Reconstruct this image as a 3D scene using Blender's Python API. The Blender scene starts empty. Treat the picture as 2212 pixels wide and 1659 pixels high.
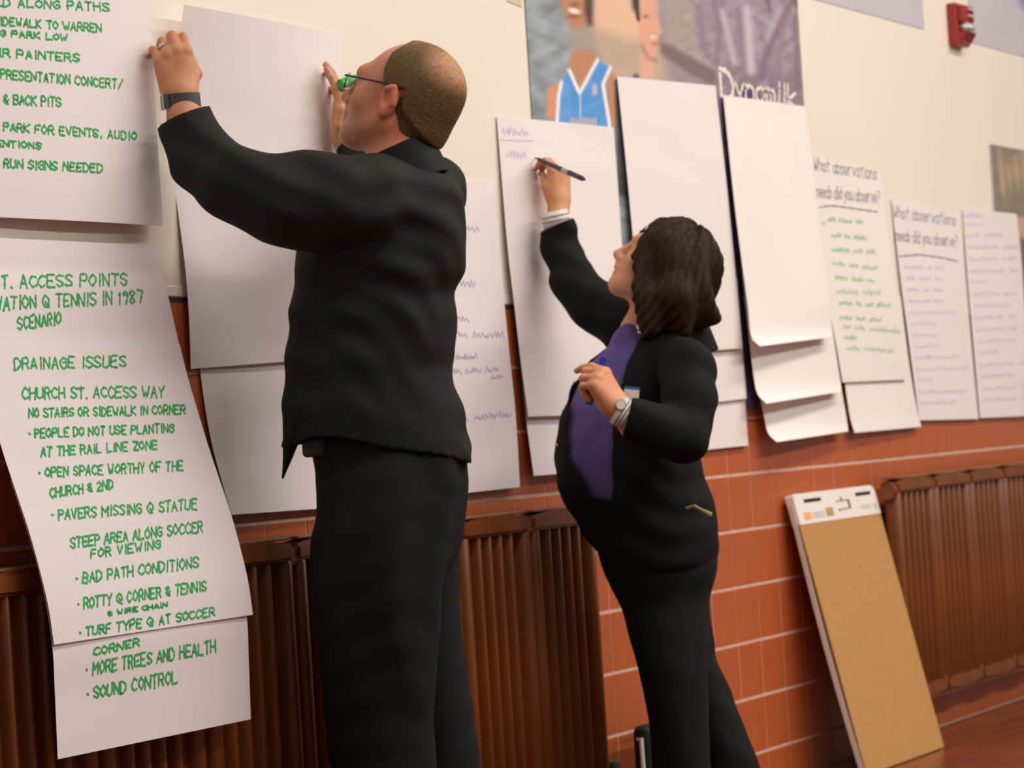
import bpy, bmesh, math, random
import numpy as np
from mathutils import Vector, Matrix

random.seed(7); rng = np.random.default_rng(7)
scene = bpy.context.scene
col = scene.collection

# ------------------------------------------------------------------ camera
W, H = 2212, 1659
CX, CY, FPX = W / 2, H / 2, 5800.0
RM = np.array([[0.49943131, -0.01411371, 0.86623852],
               [-0.8641415, 0.0632888, 0.49925344],
               [-0.06186952, -0.99789545, 0.01941216]])     # world = RM @ (right, down, forward)
CAM = np.array([0.0, -3.3405863, 1.065])
cam_data = bpy.data.cameras.new('camera'); cam = bpy.data.objects.new('camera', cam_data)
col.objects.link(cam)
cam_data.sensor_fit = 'HORIZONTAL'; cam_data.sensor_width = 36.0; cam_data.lens = FPX / W * 36.0
cam_data.clip_start = 0.05; cam_data.clip_end = 100
cam.matrix_world = Matrix(((RM[0, 0], -RM[0, 1], -RM[0, 2], CAM[0]),
                           (RM[1, 0], -RM[1, 1], -RM[1, 2], CAM[1]),
                           (RM[2, 0], -RM[2, 1], -RM[2, 2], CAM[2]), (0, 0, 0, 1)))
cam_data.dof.use_dof = True; cam_data.dof.focus_distance = 4.6; cam_data.dof.aperture_fstop = 8.0   # the snapshot is soft throughout
scene.camera = cam

# ------------------------------------------------------------------ light
world = bpy.data.worlds.new('world'); scene.world = world; world.use_nodes = True
bg = world.node_tree.nodes['Background']
bg.inputs[0].default_value = (1.0, 0.91, 0.81, 1); bg.inputs[1].default_value = 0.28

def area(name, loc, target, sx, sy, power, color):
    l = bpy.data.lights.new(name, 'AREA'); l.shape = 'RECTANGLE'; l.size = sx; l.size_y = sy
    l.energy = power; l.color = color
    o = bpy.data.objects.new(name, l); col.objects.link(o); o.location = loc
    o.rotation_euler = (Vector(target) - Vector(loc)).to_track_quat('-Z', 'Y').to_euler()
    return o
# rows of ceiling fluorescents over the hall
area('ceiling_lamp_row', (6.9, -2.2, 4.2), (6.9, -2.2, 0), 8.0, 0.5, 215, (1.0, 0.94, 0.87))
area('ceiling_lamp_row.001', (6.9, -4.8, 4.2), (6.9, -4.8, 0), 8.0, 0.5, 345, (1.0, 0.94, 0.87))

scene.view_settings.view_transform = 'Standard'
scene.view_settings.look = 'None'
scene.view_settings.exposure = -0.10
scene.view_settings.gamma = 1.0
scene.view_settings.use_curve_mapping = False

# ------------------------------------------------------------------ geometry helpers
def ray(px, py):
    return RM @ np.array([px - CX, py - CY, FPX])
def at(px, py, Y=0.0):
    "point seen at a pixel, on the plane a distance -Y in front of the wall"
    r = ray(px, py); return CAM + r * ((Y - CAM[1]) / r[1])
def atX(px, py, X):
    r = ray(px, py); return CAM + r * ((X - CAM[0]) / r[0])
def atz(px, py, z):
    r = ray(px, py); return CAM + r * ((z - CAM[2]) / r[2])
def atd(px, py, d):
    return CAM + RM @ (np.array([px - CX, py - CY, FPX]) * (d / FPX))
def proj(P):
    c = (np.asarray(P) - CAM) @ RM
    return np.stack([CX + FPX * c[..., 0] / c[..., 2], CY + FPX * c[..., 1] / c[..., 2]], -1)

def lin(c):
    return tuple((x / 255 / 12.92 if x / 255 <= 0.04045 else ((x / 255 + 0.055) / 1.055) ** 2.4) for x in c)

def mat(name, rgb, rough=0.6, spec=0.3, noise=0.0, nscale=20, bump=0.0, bscale=200, stretch=(1, 1, 1),
        metal=0.0, rgb2=None, attr=None, sheen=0.0, coat=0.0, alpha=1.0, sss=0.0):
    m = bpy.data.materials.new(name); m.use_nodes = True
    nt = m.node_tree; b = nt.nodes['Principled BSDF']
    b.inputs['Roughness'].default_value = rough
    b.inputs['Specular IOR Level'].default_value = spec
    b.inputs['Metallic'].default_value = metal
    if sheen: b.inputs['Sheen Weight'].default_value = sheen
    if coat: b.inputs['Coat Weight'].default_value = coat; b.inputs['Coat Roughness'].default_value = 0.25
    if sss:
        b.inputs['Subsurface Weight'].default_value = sss
        b.inputs['Subsurface Radius'].default_value = (0.012, 0.004, 0.002)
    c = lin(rgb) + (1,)
    b.inputs['Base Color'].default_value = c
    src = None
    if attr:
        a = nt.nodes.new('ShaderNodeAttribute'); a.attribute_name = attr; src = a.outputs['Color']
    if noise or bump or rgb2:
        tc = nt.nodes.new('ShaderNodeTexCoord'); mp = nt.nodes.new('ShaderNodeMapping')
        mp.inputs['Scale'].default_value = stretch
        nt.links.new(tc.outputs['Object'], mp.inputs['Vector'])
    if noise or rgb2:
        n = nt.nodes.new('ShaderNodeTexNoise'); n.inputs['Scale'].default_value = nscale
        n.inputs['Detail'].default_value = 5
        nt.links.new(mp.outputs[0], n.inputs['Vector'])
        mix = nt.nodes.new('ShaderNodeMix'); mix.data_type = 'RGBA'
        if rgb2:
            rp = nt.nodes.new('ShaderNodeMapRange')
            rp.inputs[1].default_value = 0.5 - noise / 2; rp.inputs[2].default_value = 0.5 + noise / 2
            nt.links.new(n.outputs['Fac'], rp.inputs[0]); nt.links.new(rp.outputs[0], mix.inputs['Factor'])
            mix.inputs['A'].default_value = c; mix.inputs['B'].default_value = lin(rgb2) + (1,)
        else:
            mix.blend_type = 'MULTIPLY'; mix.inputs['Factor'].default_value = 1.0
            rp = nt.nodes.new('ShaderNodeMapRange')
            rp.inputs[1].default_value = 0.3; rp.inputs[2].default_value = 0.7
            rp.inputs[3].default_value = 1 - noise; rp.inputs[4].default_value = 1 + noise * 0.5
            nt.links.new(n.outputs['Fac'], rp.inputs[0]); nt.links.new(rp.outputs[0], mix.inputs['B'])
            mix.inputs['A'].default_value = c
            if src: nt.links.new(src, mix.inputs['A'])
        src = mix.outputs['Result']
    if src: nt.links.new(src, b.inputs['Base Color'])
    if bump:
        n2 = nt.nodes.new('ShaderNodeTexNoise'); n2.inputs['Scale'].default_value = bscale
        n2.inputs['Detail'].default_value = 3
        nt.links.new(mp.outputs[0], n2.inputs['Vector'])
        bp = nt.nodes.new('ShaderNodeBump'); bp.inputs['Strength'].default_value = bump
        bp.inputs['Distance'].default_value = 0.002
        nt.links.new(n2.outputs['Fac'], bp.inputs['Height']); nt.links.new(bp.outputs[0], b.inputs['Normal'])
    return m

def mesh_obj(name, verts, faces, material, parent=None, smooth=True, colors=None, cname='tint'):
    me = bpy.data.meshes.new(name)
    verts = np.asarray(verts, dtype=np.float32); 
    if isinstance(faces, np.ndarray):
        n = len(faces); k = faces.shape[1]
        me.vertices.add(len(verts)); me.vertices.foreach_set('co', verts.ravel())
        me.loops.add(n * k); me.loops.foreach_set('vertex_index', faces.astype(np.int32).ravel())
        me.polygons.add(n); me.polygons.foreach_set('loop_start', np.arange(0, n * k, k, dtype=np.int32))
        me.update(calc_edges=True)
    else:
        me.from_pydata([tuple(map(float, v)) for v in verts], [], faces)
    if smooth: me.polygons.foreach_set('use_smooth', np.ones(len(me.polygons), dtype=bool))
    if colors is not None:
        at_ = me.color_attributes.new(cname, 'FLOAT_COLOR', 'POINT')
        c4 = np.ones((len(verts), 4), dtype=np.float32); c4[:, :3] = colors
        at_.data.foreach_set('color', c4.ravel())
    if material: me.materials.append(material)
    o = bpy.data.objects.new(name, me); col.objects.link(o)
    if parent: o.parent = parent; 
    return o

def tag(o, label=None, cat=None, group=None, kind=None):
    if label: o['label'] = label
    if cat: o['category'] = cat
    if group: o['group'] = group
    if kind: o['kind'] = kind
    return o

def empty(name, loc, label, cat, group=None):
    o = bpy.data.objects.new(name, None); col.objects.link(o); o.location = loc
    o.empty_display_size = 0.05
    return tag(o, label, cat, group)

def child(o, parent):
    "parent without moving the child (parents are never rotated, children keep world coordinates)"
    o.parent = parent
    o.matrix_parent_inverse = Matrix.Translation(-Vector(parent.location))
    return o

class MB:
    "collects boxes, tubes and lathes in world space; build() links them as one mesh"
    def __init__(s): s.bm = bmesh.new()
    def box(s, c, size, rot=None, bevel=0.0, seg=2):
        r = bmesh.ops.create_cube(s.bm, size=1.0); vs = r['verts']
        M = Matrix.Translation(c) @ (rot.to_4x4() if rot is not None else Matrix.Identity(4)) @ Matrix.Diagonal((*size, 1))
        bmesh.ops.transform(s.bm, matrix=M, verts=vs)
        if bevel:
            es = list({e for v in vs for e in v.link_edges})
            bmesh.ops.bevel(s.bm, geom=es, offset=bevel, segments=seg, affect='EDGES', profile=0.5)
        return s
    def cone(s, a, b, ra, rb, n=16):
        a, b = Vector(a), Vector(b); d = b - a
        r = bmesh.ops.create_cone(s.bm, cap_ends=True, segments=n, radius1=ra, radius2=rb, depth=d.length)
        M = Matrix.Translation((a + b) / 2) @ d.to_track_quat('Z', 'Y').to_matrix().to_4x4()
        bmesh.ops.transform(s.bm, matrix=M, verts=r['verts']); return s
    def tube(s, pts, r, n=8, closed=False):
        pts = [Vector(p) for p in pts]; k = len(pts); rings = []
        rr = r if hasattr(r, '__len__') else [r] * k
        up = Vector((0.13, 0.21, 0.97))
        for i, p in enumerate(pts):
            a = pts[(i - 1) % k] if (i > 0 or closed) else p
            b = pts[(i + 1) % k] if (i < k - 1 or closed) else p
            t = (b - a).normalized(); x = up.cross(t).normalized(); y = t.cross(x)
            rings.append([s.bm.verts.new(p + (x * math.cos(2 * math.pi * j / n) + y * math.sin(2 * math.pi * j / n)) * rr[i]) for j in range(n)])
        for i in range(k if closed else k - 1):
            A, B = rings[i], rings[(i + 1) % k]
            for j in range(n): s.bm.faces.new((A[j], A[(j + 1) % n], B[(j + 1) % n], B[j]))
        if not closed:
            s.bm.faces.new(rings[0][::-1]); s.bm.faces.new(rings[-1])
        return s
    def ball(s, c, r, n=12):
        q = bmesh.ops.create_uvsphere(s.bm, u_segments=n * 2, v_segments=n, radius=1.0)
        rr = r if hasattr(r, '__len__') else (r, r, r)
        bmesh.ops.transform(s.bm, matrix=Matrix.Translation(c) @ Matrix.Diagonal((*rr, 1)), verts=q['verts']); return s
    def prism(s, poly, y0, y1, fn=None):
        "poly in (x,z), extruded between two Y"
        A = [s.bm.verts.new((x, y0, z)) for x, z in poly]; B = [s.bm.verts.new((x, y1, z)) for x, z in poly]
        s.bm.faces.new(A); s.bm.faces.new(B[::-1]); n = len(poly)
        for i in range(n): s.bm.faces.new((A[i], B[i], B[(i + 1) % n], A[(i + 1) % n]))
        return s
    def build(s, name, material, parent=None, smooth=False, local=None):
        "local: an origin; the object is placed there and its mesh kept relative to it"
        bmesh.ops.recalc_face_normals(s.bm, faces=s.bm.faces)
        me = bpy.data.meshes.new(name)
        if local is not None:
            bmesh.ops.translate(s.bm, vec=-Vector(local), verts=s.bm.verts)
        s.bm.to_mesh(me); s.bm.free()
        if smooth: me.polygons.foreach_set('use_smooth', np.ones(len(me.polygons), dtype=bool))
        me.materials.append(material)
        o = bpy.data.objects.new(name, me); col.objects.link(o)
        if local is not None: o.location = local
        if parent is not None: child(o, parent)
        return o

# ------------------------------------------------------------------ materials
M = {}
M['wall'] = mat('cream_wall_paint', (235, 224, 211), 0.55, 0.3, noise=0.03, nscale=1.5, bump=0.06, bscale=60)
M['grout'] = mat('grout', (214, 176, 158), 0.8, 0.2, noise=0.12, nscale=30)
M['tile'] = mat('terracotta_glazed_tile', (180, 90, 46), 0.38, 0.45, noise=0.10, nscale=6, bump=0.08, bscale=60)
M['floor'] = mat('brown_wood_floor', (122, 62, 34), 0.28, 0.5, noise=0.3, nscale=7, stretch=(0.35, 4, 1))
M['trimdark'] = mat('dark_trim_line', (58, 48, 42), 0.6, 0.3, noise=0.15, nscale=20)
M['trimlight'] = mat('white_trim_edge', (236, 228, 216), 0.45, 0.3, noise=0.05, nscale=20)
M['radiator'] = mat('brown_painted_iron', (122, 64, 22), 0.42, 0.5, noise=0.28, nscale=9, bump=0.25, bscale=45, stretch=(1, 1, 0.35))
M['raddust'] = mat('dusty_painted_iron', (128, 92, 58), 0.55, 0.4, noise=0.25, nscale=25, bump=0.2, bscale=60)
M['paper'] = mat('white_flip_chart_paper', (232, 223, 222), 0.75, 0.2, noise=0.025, nscale=3, bump=0.05, bscale=14, stretch=(1, 1, 4))
M['papercream'] = mat('cream_flip_chart_paper', (234, 226, 221), 0.75, 0.2, noise=0.025, nscale=3)
M['green'] = mat('green_marker_ink', (62, 172, 98), 0.7, 0.2, noise=0.2, nscale=60)
M['green2'] = mat('pale_green_marker_ink', (122, 200, 134), 0.7, 0.2, noise=0.2, nscale=60)
M['purple'] = mat('violet_marker_ink', (206, 196, 222), 0.7, 0.2, noise=0.15, nscale=60)
M['purple2'] = mat('strong_violet_marker_ink', (178, 166, 208), 0.7, 0.2, noise=0.15, nscale=60)
M['grey'] = mat('black_marker_ink', (112, 108, 112), 0.7, 0.2, noise=0.15, nscale=60)
M['print'] = mat('poster_print', (200, 200, 200), 0.45, 0.35, attr='tint', noise=0.03, nscale=40)
M['plate'] = mat('plain_print', (198, 194, 204), 0.5, 0.3, noise=0.04, nscale=6)

# ------------------------------------------------------------------ setting
X0, X1 = 2.0, 13.0
TILE_TOP = 1.392
w = MB()
w.box(((X0 + X1) / 2, 0.10, (TILE_TOP + 4.6) / 2), (X1 - X0, 0.20, 4.6 - TILE_TOP))
wall = w.build('wall_back', M['wall']); tag(wall, kind='structure')
g = MB(); g.box(((X0 + X1) / 2, 0.0965, TILE_TOP / 2), (X1 - X0, 0.19, TILE_TOP))
grout = g.build('grout_bed', M['grout']); child(grout, wall)
fl = MB(); fl.box((4.5, -3.9, -0.05), (17.0, 8.2, 0.10))
tag(fl.build('floor', M['floor']), kind='structure')
# thin pale ledge with a dark line below it, where the paint meets the tiles
t1 = MB(); t1.box(((X0 + X1) / 2, 0.0052, TILE_TOP + 0.013), (X1 - X0, 0.014, 0.022), bevel=0.002)
trim1 = t1.build('trim_1', M['trimlight']); tag(trim1, kind='structure')
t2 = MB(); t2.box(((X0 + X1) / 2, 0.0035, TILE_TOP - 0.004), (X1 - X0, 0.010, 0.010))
child(t2.build('dark_line', M['trimdark']), trim1)

TW, TH = 0.1535, 0.162
XO = at(1629, 1143)[0]
zrows = [0.0] + [at(1560, 1400)[2] - 0.0 + TH * k for k in range(-2, 6)] + [TILE_TOP - 0.006]
zr = []
for z in zrows:
    if z < TILE_TOP - 0.03 or z == zrows[-1]: zr.append(z)
def tile_mesh(hh):
    b = MB(); b.box((0, 0, 0), (TW - 0.0035, 0.014, hh - 0.0085), bevel=0.0015, seg=1)
    bmesh.ops.recalc_face_normals(b.bm, faces=b.bm.faces)
    me = bpy.data.meshes.new('tile'); b.bm.to_mesh(me); b.bm.free(); me.materials.append(M['tile']); return me
rest_v, rest_f = [], []
ncol0 = int((X0 - XO) / TW); ncol1 = int((X1 - XO) / TW)
count = 0
for k in range(len(zr) - 1):
    z0, z1 = zr[k], zr[k + 1]; me = tile_mesh(z1 - z0)
    for c in range(ncol0, ncol1):
        x = XO + (c + 0.5) * TW
        y = 0.0068 + random.uniform(-0.0005, 0.0005)
        show = 5.42 < x < 9.95 or (4.35 < x < 4.75 and z0 > 0.85)
        if show:
            o = bpy.data.objects.new('tile', me); col.objects.link(o); o.location = (x, y, (z0 + z1) / 2); child(o, wall)
            count += 1
        else:
            n = len(rest_v)
            rest_v += [tuple(v.co + Vector((x, y, (z0 + z1) / 2))) for v in me.vertices]
            rest_f += [tuple(n + i for i in p.vertices) for p in me.polygons]
o = mesh_obj('tile_field', rest_v, rest_f, M['tile'], smooth=False); child(o, wall); tag(o, kind='stuff')

# ------------------------------------------------------------------ sheets of paper
def spline(pts, n):
    "Catmull-Rom through the points, n samples evenly by parameter (chord)"
    P = np.array(pts, float)
    d = np.r_[0, np.cumsum(np.linalg.norm(np.diff(P, axis=0), axis=1))]; d /= d[-1]
    m = np.zeros_like(P)
    m[1:-1] = (P[2:] - P[:-2]) / (d[2:] - d[:-2])[:, None]
    m[0] = (P[1] - P[0]) / (d[1] - d[0]); m[-1] = (P[-1] - P[-2]) / (d[-1] - d[-2])
    t = np.linspace(0, 1, n); i = np.clip(np.searchsorted(d, t, side='right') - 1, 0, len(P) - 2)
    h = (d[i + 1] - d[i])[:, None]; s = ((t - d[i]) / (d[i + 1] - d[i]))[:, None]
    return ((2 * s**3 - 3 * s**2 + 1) * P[i] + (s**3 - 2 * s**2 + s) * h * m[i]
            + (-2 * s**3 + 3 * s**2) * P[i + 1] + (s**3 - s**2) * h * m[i + 1])

class Sheet:
    def __init__(s, name, L, Rr, label, bulge=None, material='paper', nu=25, nv=49, group=None, parent=None, cat='paper sheet'):
        s.nu, s.nv = nu, nv
        Lp = spline(L, nv); Rp = spline(Rr, nv)
        u = np.linspace(0, 1, nu)[None, :, None]
        G = Lp[:, None, :] * (1 - u) + Rp[:, None, :] * u
        if bulge is not None:
            V, U = np.meshgrid(np.linspace(0, 1, nv), np.linspace(0, 1, nu), indexing='ij')
            G = G + bulge(U, V)
        s.G = G
        idx = np.arange(nu * nv).reshape(nv, nu)
        F = np.stack([idx[:-1, :-1], idx[1:, :-1], idx[1:, 1:], idx[:-1, 1:]], -1).reshape(-1, 4)
        s.o = mesh_obj(name, G.reshape(-1, 3), F, M[material])
        sol = s.o.modifiers.new('thickness', 'SOLIDIFY'); sol.thickness = 0.0006; sol.offset = 0
        es = s.o.modifiers.new('crisp_edges', 'EDGE_SPLIT'); es.split_angle = math.radians(40)
        tag(s.o, label, cat, group)
    def S(s, u, v):
        x = np.clip(u, 0, 1) * (s.nu - 1); y = np.clip(v, 0, 1) * (s.nv - 1)
        i = np.clip(np.floor(y).astype(int), 0, s.nv - 2); j = np.clip(np.floor(x).astype(int), 0, s.nu - 2)
        a = (y - i)[:, None]; b = (x - j)[:, None]; G = s.G
        return (G[i, j] * (1 - a) * (1 - b) + G[i + 1, j] * a * (1 - b) + G[i, j + 1] * (1 - a) * b + G[i + 1, j + 1] * a * b)
    def uv(s, px):
        px = np.asarray(px, float); n = len(px); u = np.full(n, 0.5); v = np.full(n, 0.5); e = 2e-3
        for _ in range(12):
            p = proj(s.S(u, v)); r = px - p
            uu = np.where(u < 0.5, u + e, u - e); vv = np.where(v < 0.5, v + e, v - e)
            pu = (proj(s.S(uu, v)) - p) / (uu - u)[:, None]; pv = (proj(s.S(u, vv)) - p) / (vv - v)[:, None]
            det = pu[:, 0] * pv[:, 1] - pu[:, 1] * pv[:, 0]
            u = np.clip(u + (r[:, 0] * pv[:, 1] - r[:, 1] * pv[:, 0]) / det, 0, 1)
            v = np.clip(v + (pu[:, 0] * r[:, 1] - pu[:, 1] * r[:, 0]) / det, 0, 1)
        return u, v
    def strokes(s, name, lines, material, width, off=0.0009):
        "lines: polylines in photo pixels, laid on the sheet as flat ink ribbons"
        vs, fs = [], []
        allp = np.concatenate(lines); u, v = s.uv(allp); e = 4e-3
        Q = s.S(u, v)
        up = np.minimum(u + e, 1); um = np.maximum(u - e, 0); vp = np.minimum(v + e, 1); vm = np.maximum(v - e, 0)
        N = np.cross(s.S(up, v) - s.S(um, v), s.S(u, vp) - s.S(u, vm)); N /= np.linalg.norm(N, axis=1)[:, None] + 1e-12
        N *= np.sign(np.sum(N * (CAM - Q), axis=1))[:, None]
        Q = Q + N * off
        k = 0
        for ln in lines:
            q = Q[k:k + len(ln)]; nn = N[k:k + len(ln)]; k += len(ln)
            if len(q) < 2: continue
            t = np.gradient(q, axis=0); sd = np.cross(t, nn); sd /= np.linalg.norm(sd, axis=1)[:, None] + 1e-12
            tn = t / (np.linalg.norm(t, axis=1)[:, None] + 1e-12)
            q = q.copy(); q[0] -= tn[0] * width * 0.4; q[-1] += tn[-1] * width * 0.4
            wv = width * (0.5 + 0.12 * np.sin(np.arange(len(q)) * 1.3 + k))[:, None]
            b = len(vs)
            for a_, b_ in zip(q + sd * wv, q - sd * wv): vs += [a_, b_]
            fs += [(b + 2 * i, b + 2 * i + 1, b + 2 * i + 3, b + 2 * i + 2) for i in range(len(q) - 1)]
        o = mesh_obj(name, np.array(vs), fs, M[material], smooth=False)
        o.parent = s.o
        return o
    def write(s, text, x0, y0, x1, y1, h, material='green', width=0.0042, jit=0.22, slant=0.0):
        adv = sum(glyph_adv(c) for c in text); sx = 1.0 / adv; cur = 0; lines = []
        for c in text:
            gw = glyph_adv(c)
            for st in FONT.get(c, []):
                p = np.array(st, float); p += rng.normal(0, jit, p.shape) * np.array([0.9, 1.0])
                X = (cur + (p[:, 0]) / 5.4 * gw) * sx; Yc = (p[:, 1] - 2) / 6
                pts = np.stack([x0 + (x1 - x0) * X + slant * Yc * h, y0 + (y1 - y0) * X - Yc * h], -1)
                lines.append(resample(pts, 3.0))
            cur += gw
        return s.strokes('handwritten_line', lines, material, width)
    def scribble(s, words, x0, y0, x1, y1, h, material='purple', width=0.0035):
        "unreadable cursive words: loops and zigzags of the right length"
        tot = sum(words) + 1.2 * (len(words) - 1); cur = 0; lines = []
        for wd in words:
            n = int(wd * 2.6) + 2; t = np.linspace(0, wd, n)
            yy = np.where(np.arange(n) % 2 == 0, rng.uniform(0, 0.25, n), rng.uniform(0.45, 1.0, n))
            X = (cur + t + rng.normal(0, 0.1, n)) / tot
            pts = np.stack([x0 + (x1 - x0) * X, y0 + (y1 - y0) * X - yy * h], -1)
            lines.append(resample(pts, 3.0)); cur += wd + 1.2
        return tag(s.strokes('handwritten_line', lines, material, width), kind='stuff')
    def rule(s, pts, material, width=0.005):
        return s.strokes('underline', [resample(np.array(pts, float), 4.0)], material, width)

def resample(p, step):
    out = [p[0]]
    for a, b in zip(p[:-1], p[1:]):
        n = max(1, int(np.ceil(np.linalg.norm(b - a) / step)))
        for i in range(1, n + 1): out.append(a + (b - a) * i / n)
    return np.array(out)

_F = {'A': '02 28 42;14 34', 'B': '02 08 38 46 35 05;35 44 43 32 02', 'C': '47 28 06 04 22 43', 'D': '02 08 28 46 44 22 02',
      'E': '48 08 02 42;05 35', 'F': '48 08 02;05 35', 'G': '47 28 06 04 22 43 45 25', 'H': '02 08;42 48;05 45', 'I': '22 28',
      'J': '48 43 22 03', 'K': '02 08;48 05 42', 'L': '08 02 42', 'M': '02 08 24 48 42', 'N': '02 08 42 48',
      'O': '28 06 04 22 44 46 28', 'P': '02 08 38 46 35 05', 'R': '02 08 38 46 35 05;25 42', 'S': '47 28 07 06 44 43 22 03',
      'T': '08 48;28 22', 'U': '08 03 22 43 48', 'V': '08 22 48', 'W': '08 12 25 32 48', 'X': '02 48;08 42', 'Y': '08 25 48;25 22',
      'Z': '08 48 02 42', '1': '16 28 22', '2': '07 28 46 02 42', '9': '46 26 07 28 47 45 32', '8': '25 07 28 47 25 03 22 43 25',
      '7': '08 48 22', '@': '34 25 24 33 44 46 28 06 04 22 42', '&': '42 07 28 37 04 22 45', '.': '12 22', ',': '23 11',
      '/': '02 48', '?': '07 28 46 25 24;22 21', '-': '05 35', '*': '05 15',
      'a': '45 26 05 03 22 43;46 42', 'b': '08 02;05 26 45 43 22 03', 'd': '48 42;45 26 05 03 22 43', 'e': '04 44 45 26 05 03 22 43',
      'h': '08 02;05 26 45 42', 'i': '26 22;28 27', 'n': '02 06;05 26 45 42', 'o': '26 05 03 22 43 45 26', 'r': '02 06;05 26 36',
      's': '45 26 05 43 22 03', 't': '28 23 32;16 46', 'u': '06 03 22 43;46 42', 'v': '06 22 46', 'y': '06 23;46 10', 'm': '02 06;05 16 25 22;25 36 45 42', 'l': '28 22', 'k': '08 02;46 04 42'}
FONT = {k: [[(int(q[0]), int(q[1])) for q in st.split()] for st in v.split(';')] for k, v in _F.items()}
def glyph_adv(c):
    return 3.2 if c == ' ' else 2.6 if c in 'Iil1.,' else 6.2 if c in 'MW@' else 5.2

def edge(*pts): return [at(*p) for p in pts]

# --- upper left sheet with green notes
def zx(X, Y, z): return np.array([X, Y, z])
xa = at(352, 488)[0]
shA = Sheet('flip_chart_sheet', [zx(xa - 0.63, -0.004, 2.31), zx(xa - 0.63, -0.010, 1.95), zx(xa - 0.63, -0.022, 1.532)],
            [zx(xa, -0.004, 2.31), at(322, 0, -0.006), at(336, 240, -0.016), at(352, 488, -0.026)],
            'flip chart sheet with green block lettering taped highest at the left edge of the photo',
            bulge=lambda U, V: np.stack([0 * U, -0.010 * np.sin(np.pi * U) * V, 0 * U], -1))
for tx, x0, y0, x1, y1, h in [
        ('TED ALONG PATHS', -30, 12, 240, 24, 17), ('SIDEWALK TO WARREN', -14, 53, 222, 70, 17),
        ('DING PARK LOW', -40, 75, 150, 88, 13), ('ECIR PAINTERS', -40, 119, 176, 134, 17),
        ('FREE PRESENTATION CONCERT/', -60, 164, 268, 192, 19), ('& BACK PITS', 8, 224, 134, 231, 20),
        ('AREA PARK FOR EVENTS, AUDIO', -60, 277, 298, 303, 17), ('CONVENTIONS', -70, 312, 92, 322, 13),
        ('LONG RUN SIGNS NEEDED', -60, 358, 224, 373, 18)]:
    shA.write(tx, x0, y0, x1, y1, h, 'green', 0.0042)

# --- the long notes that hang in front of the radiator (three overlapping pages)
XR = 4.372; prof_px = [(345, 530), (336, 594), (356, 627), (382, 742), (401, 818), (440, 950), (500, 1130), (528, 1240), (541, 1328), (545, 1430), (549, 1552)]
prof = [atX(px, py, XR) for px, py in prof_px]
prof[0][1] = -0.004; prof[1][1] = -0.012
prof = np.array(prof); prof[:, 1] = np.minimum(prof[:, 1], -0.006)
pz = prof[::-1, 2]; pY = prof[::-1, 1]
def yprof(z): return np.interp(z, pz, pY)
def hang(name, ztop, zbot, off, label, xl, xr, zl=0.0, bul=0.006, gap=0.0):
    n = 9; zs = np.linspace(ztop, zbot, n)
    Rr = [zx(xr, yprof(z) - off - gap * (i / (n - 1))**2, z) for i, z in enumerate(zs)]
    L = [zx(xl + .014 * np.clip((1.4 - z) / .9, 0, 1), yprof(z) - off + 0.004 - gap * (i / (n - 1))**2, z + zl * (i / (n - 1))) for i, z in enumerate(zs)]
    return Sheet(name, L, Rr, label, bulge=lambda U, V: np.stack([0 * U, -bul * np.sin(np.pi * U) * np.sin(np.pi * np.clip(V + .2, 0, 1)), 0 * U], -1), nv=61)
zseam = atX(539, 1328, XR)[2]; zend = atX(549, 1552, XR)[2]; ztop2 = atX(382, 744, XR)[2]
pg3 = hang('flip_chart_sheet', zseam + 0.3, zend, 0.000, 'lowest page of the long green notes hanging before the brown radiator', XR - 0.615, XR - 0.012)
pg2 = hang('flip_chart_sheet', ztop2, zseam, 0.006, 'green page headed drainage issues, middle of the long hanging notes', XR - 0.618, XR)
pg1 = hang('flip_chart_sheet', prof[0][2], ztop2 - 0.02, 0.0025, 'green page about access points, topmost of the long hanging notes at left', XR - 0.612, XR + 0.003)
for tx, x0, y0, x1, y1, h in [('WEST. ACCESS POINTS', -60, 624, 280, 616, 26), ('RESERVATION @ TENNIS IN 1987', -90, 674, 312, 654, 27), ('SCENARIO', 38, 712, 134, 700, 26)]:
    pg1.write(tx, x0, y0, x1, y1, h, 'green', 0.0044)
for tx, x0, y0, x1, y1, h in [
        ('DRAINAGE ISSUES', 30, 798, 276, 792, 28), ('CHURCH ST. ACCESS WAY', 48, 862, 358, 858, 28),
        ('NO STAIRS OR SIDEWALK IN CORNER', 62, 902, 402, 894, 22), ('*PEOPLE DO NOT USE PLANTING', 62, 946, 378, 934, 22),
        ('AT THE RAIL LINE ZONE', 88, 986, 342, 970, 22), ('*OPEN SPACE WORTHY OF THE', 84, 1032, 398, 1016, 24),
        ('CHURCH & 2ND', 108, 1076, 246, 1056, 24), ('*PAVERS MISSING @ STATUE', 112, 1124, 428, 1100, 26),
        ('STEEP AREA ALONG SOCCER', 152, 1184, 440, 1148, 26), ('FOR VIEWING', 196, 1206, 350, 1184, 22),
        ('*BAD PATH CONDITIONS', 164, 1262, 432, 1224, 26), ('*ROTTY @ CORNER & TENNIS', 168, 1316, 448, 1276, 26),
        ('& WIRE CHAIN', 232, 1330, 364, 1310, 11), ('*TURF TYPE @ AT SOCCER', 172, 1376, 466, 1330, 22)]:
    pg2.write(tx, x0, y0, x1, y1, h * .85, 'green', 0.0042)
for tx, x0, y0, x1, y1, h in [('CORNER', 202, 1416, 304, 1394, 16),
                              ('*MORE TREES AND HEALTH', 186, 1460, 468, 1408, 26), ('*SOUND CONTROL', 188, 1512, 386, 1474, 26)]:
    pg3.write(tx, x0, y0, x1, y1, h, 'green', 0.0044)

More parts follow.
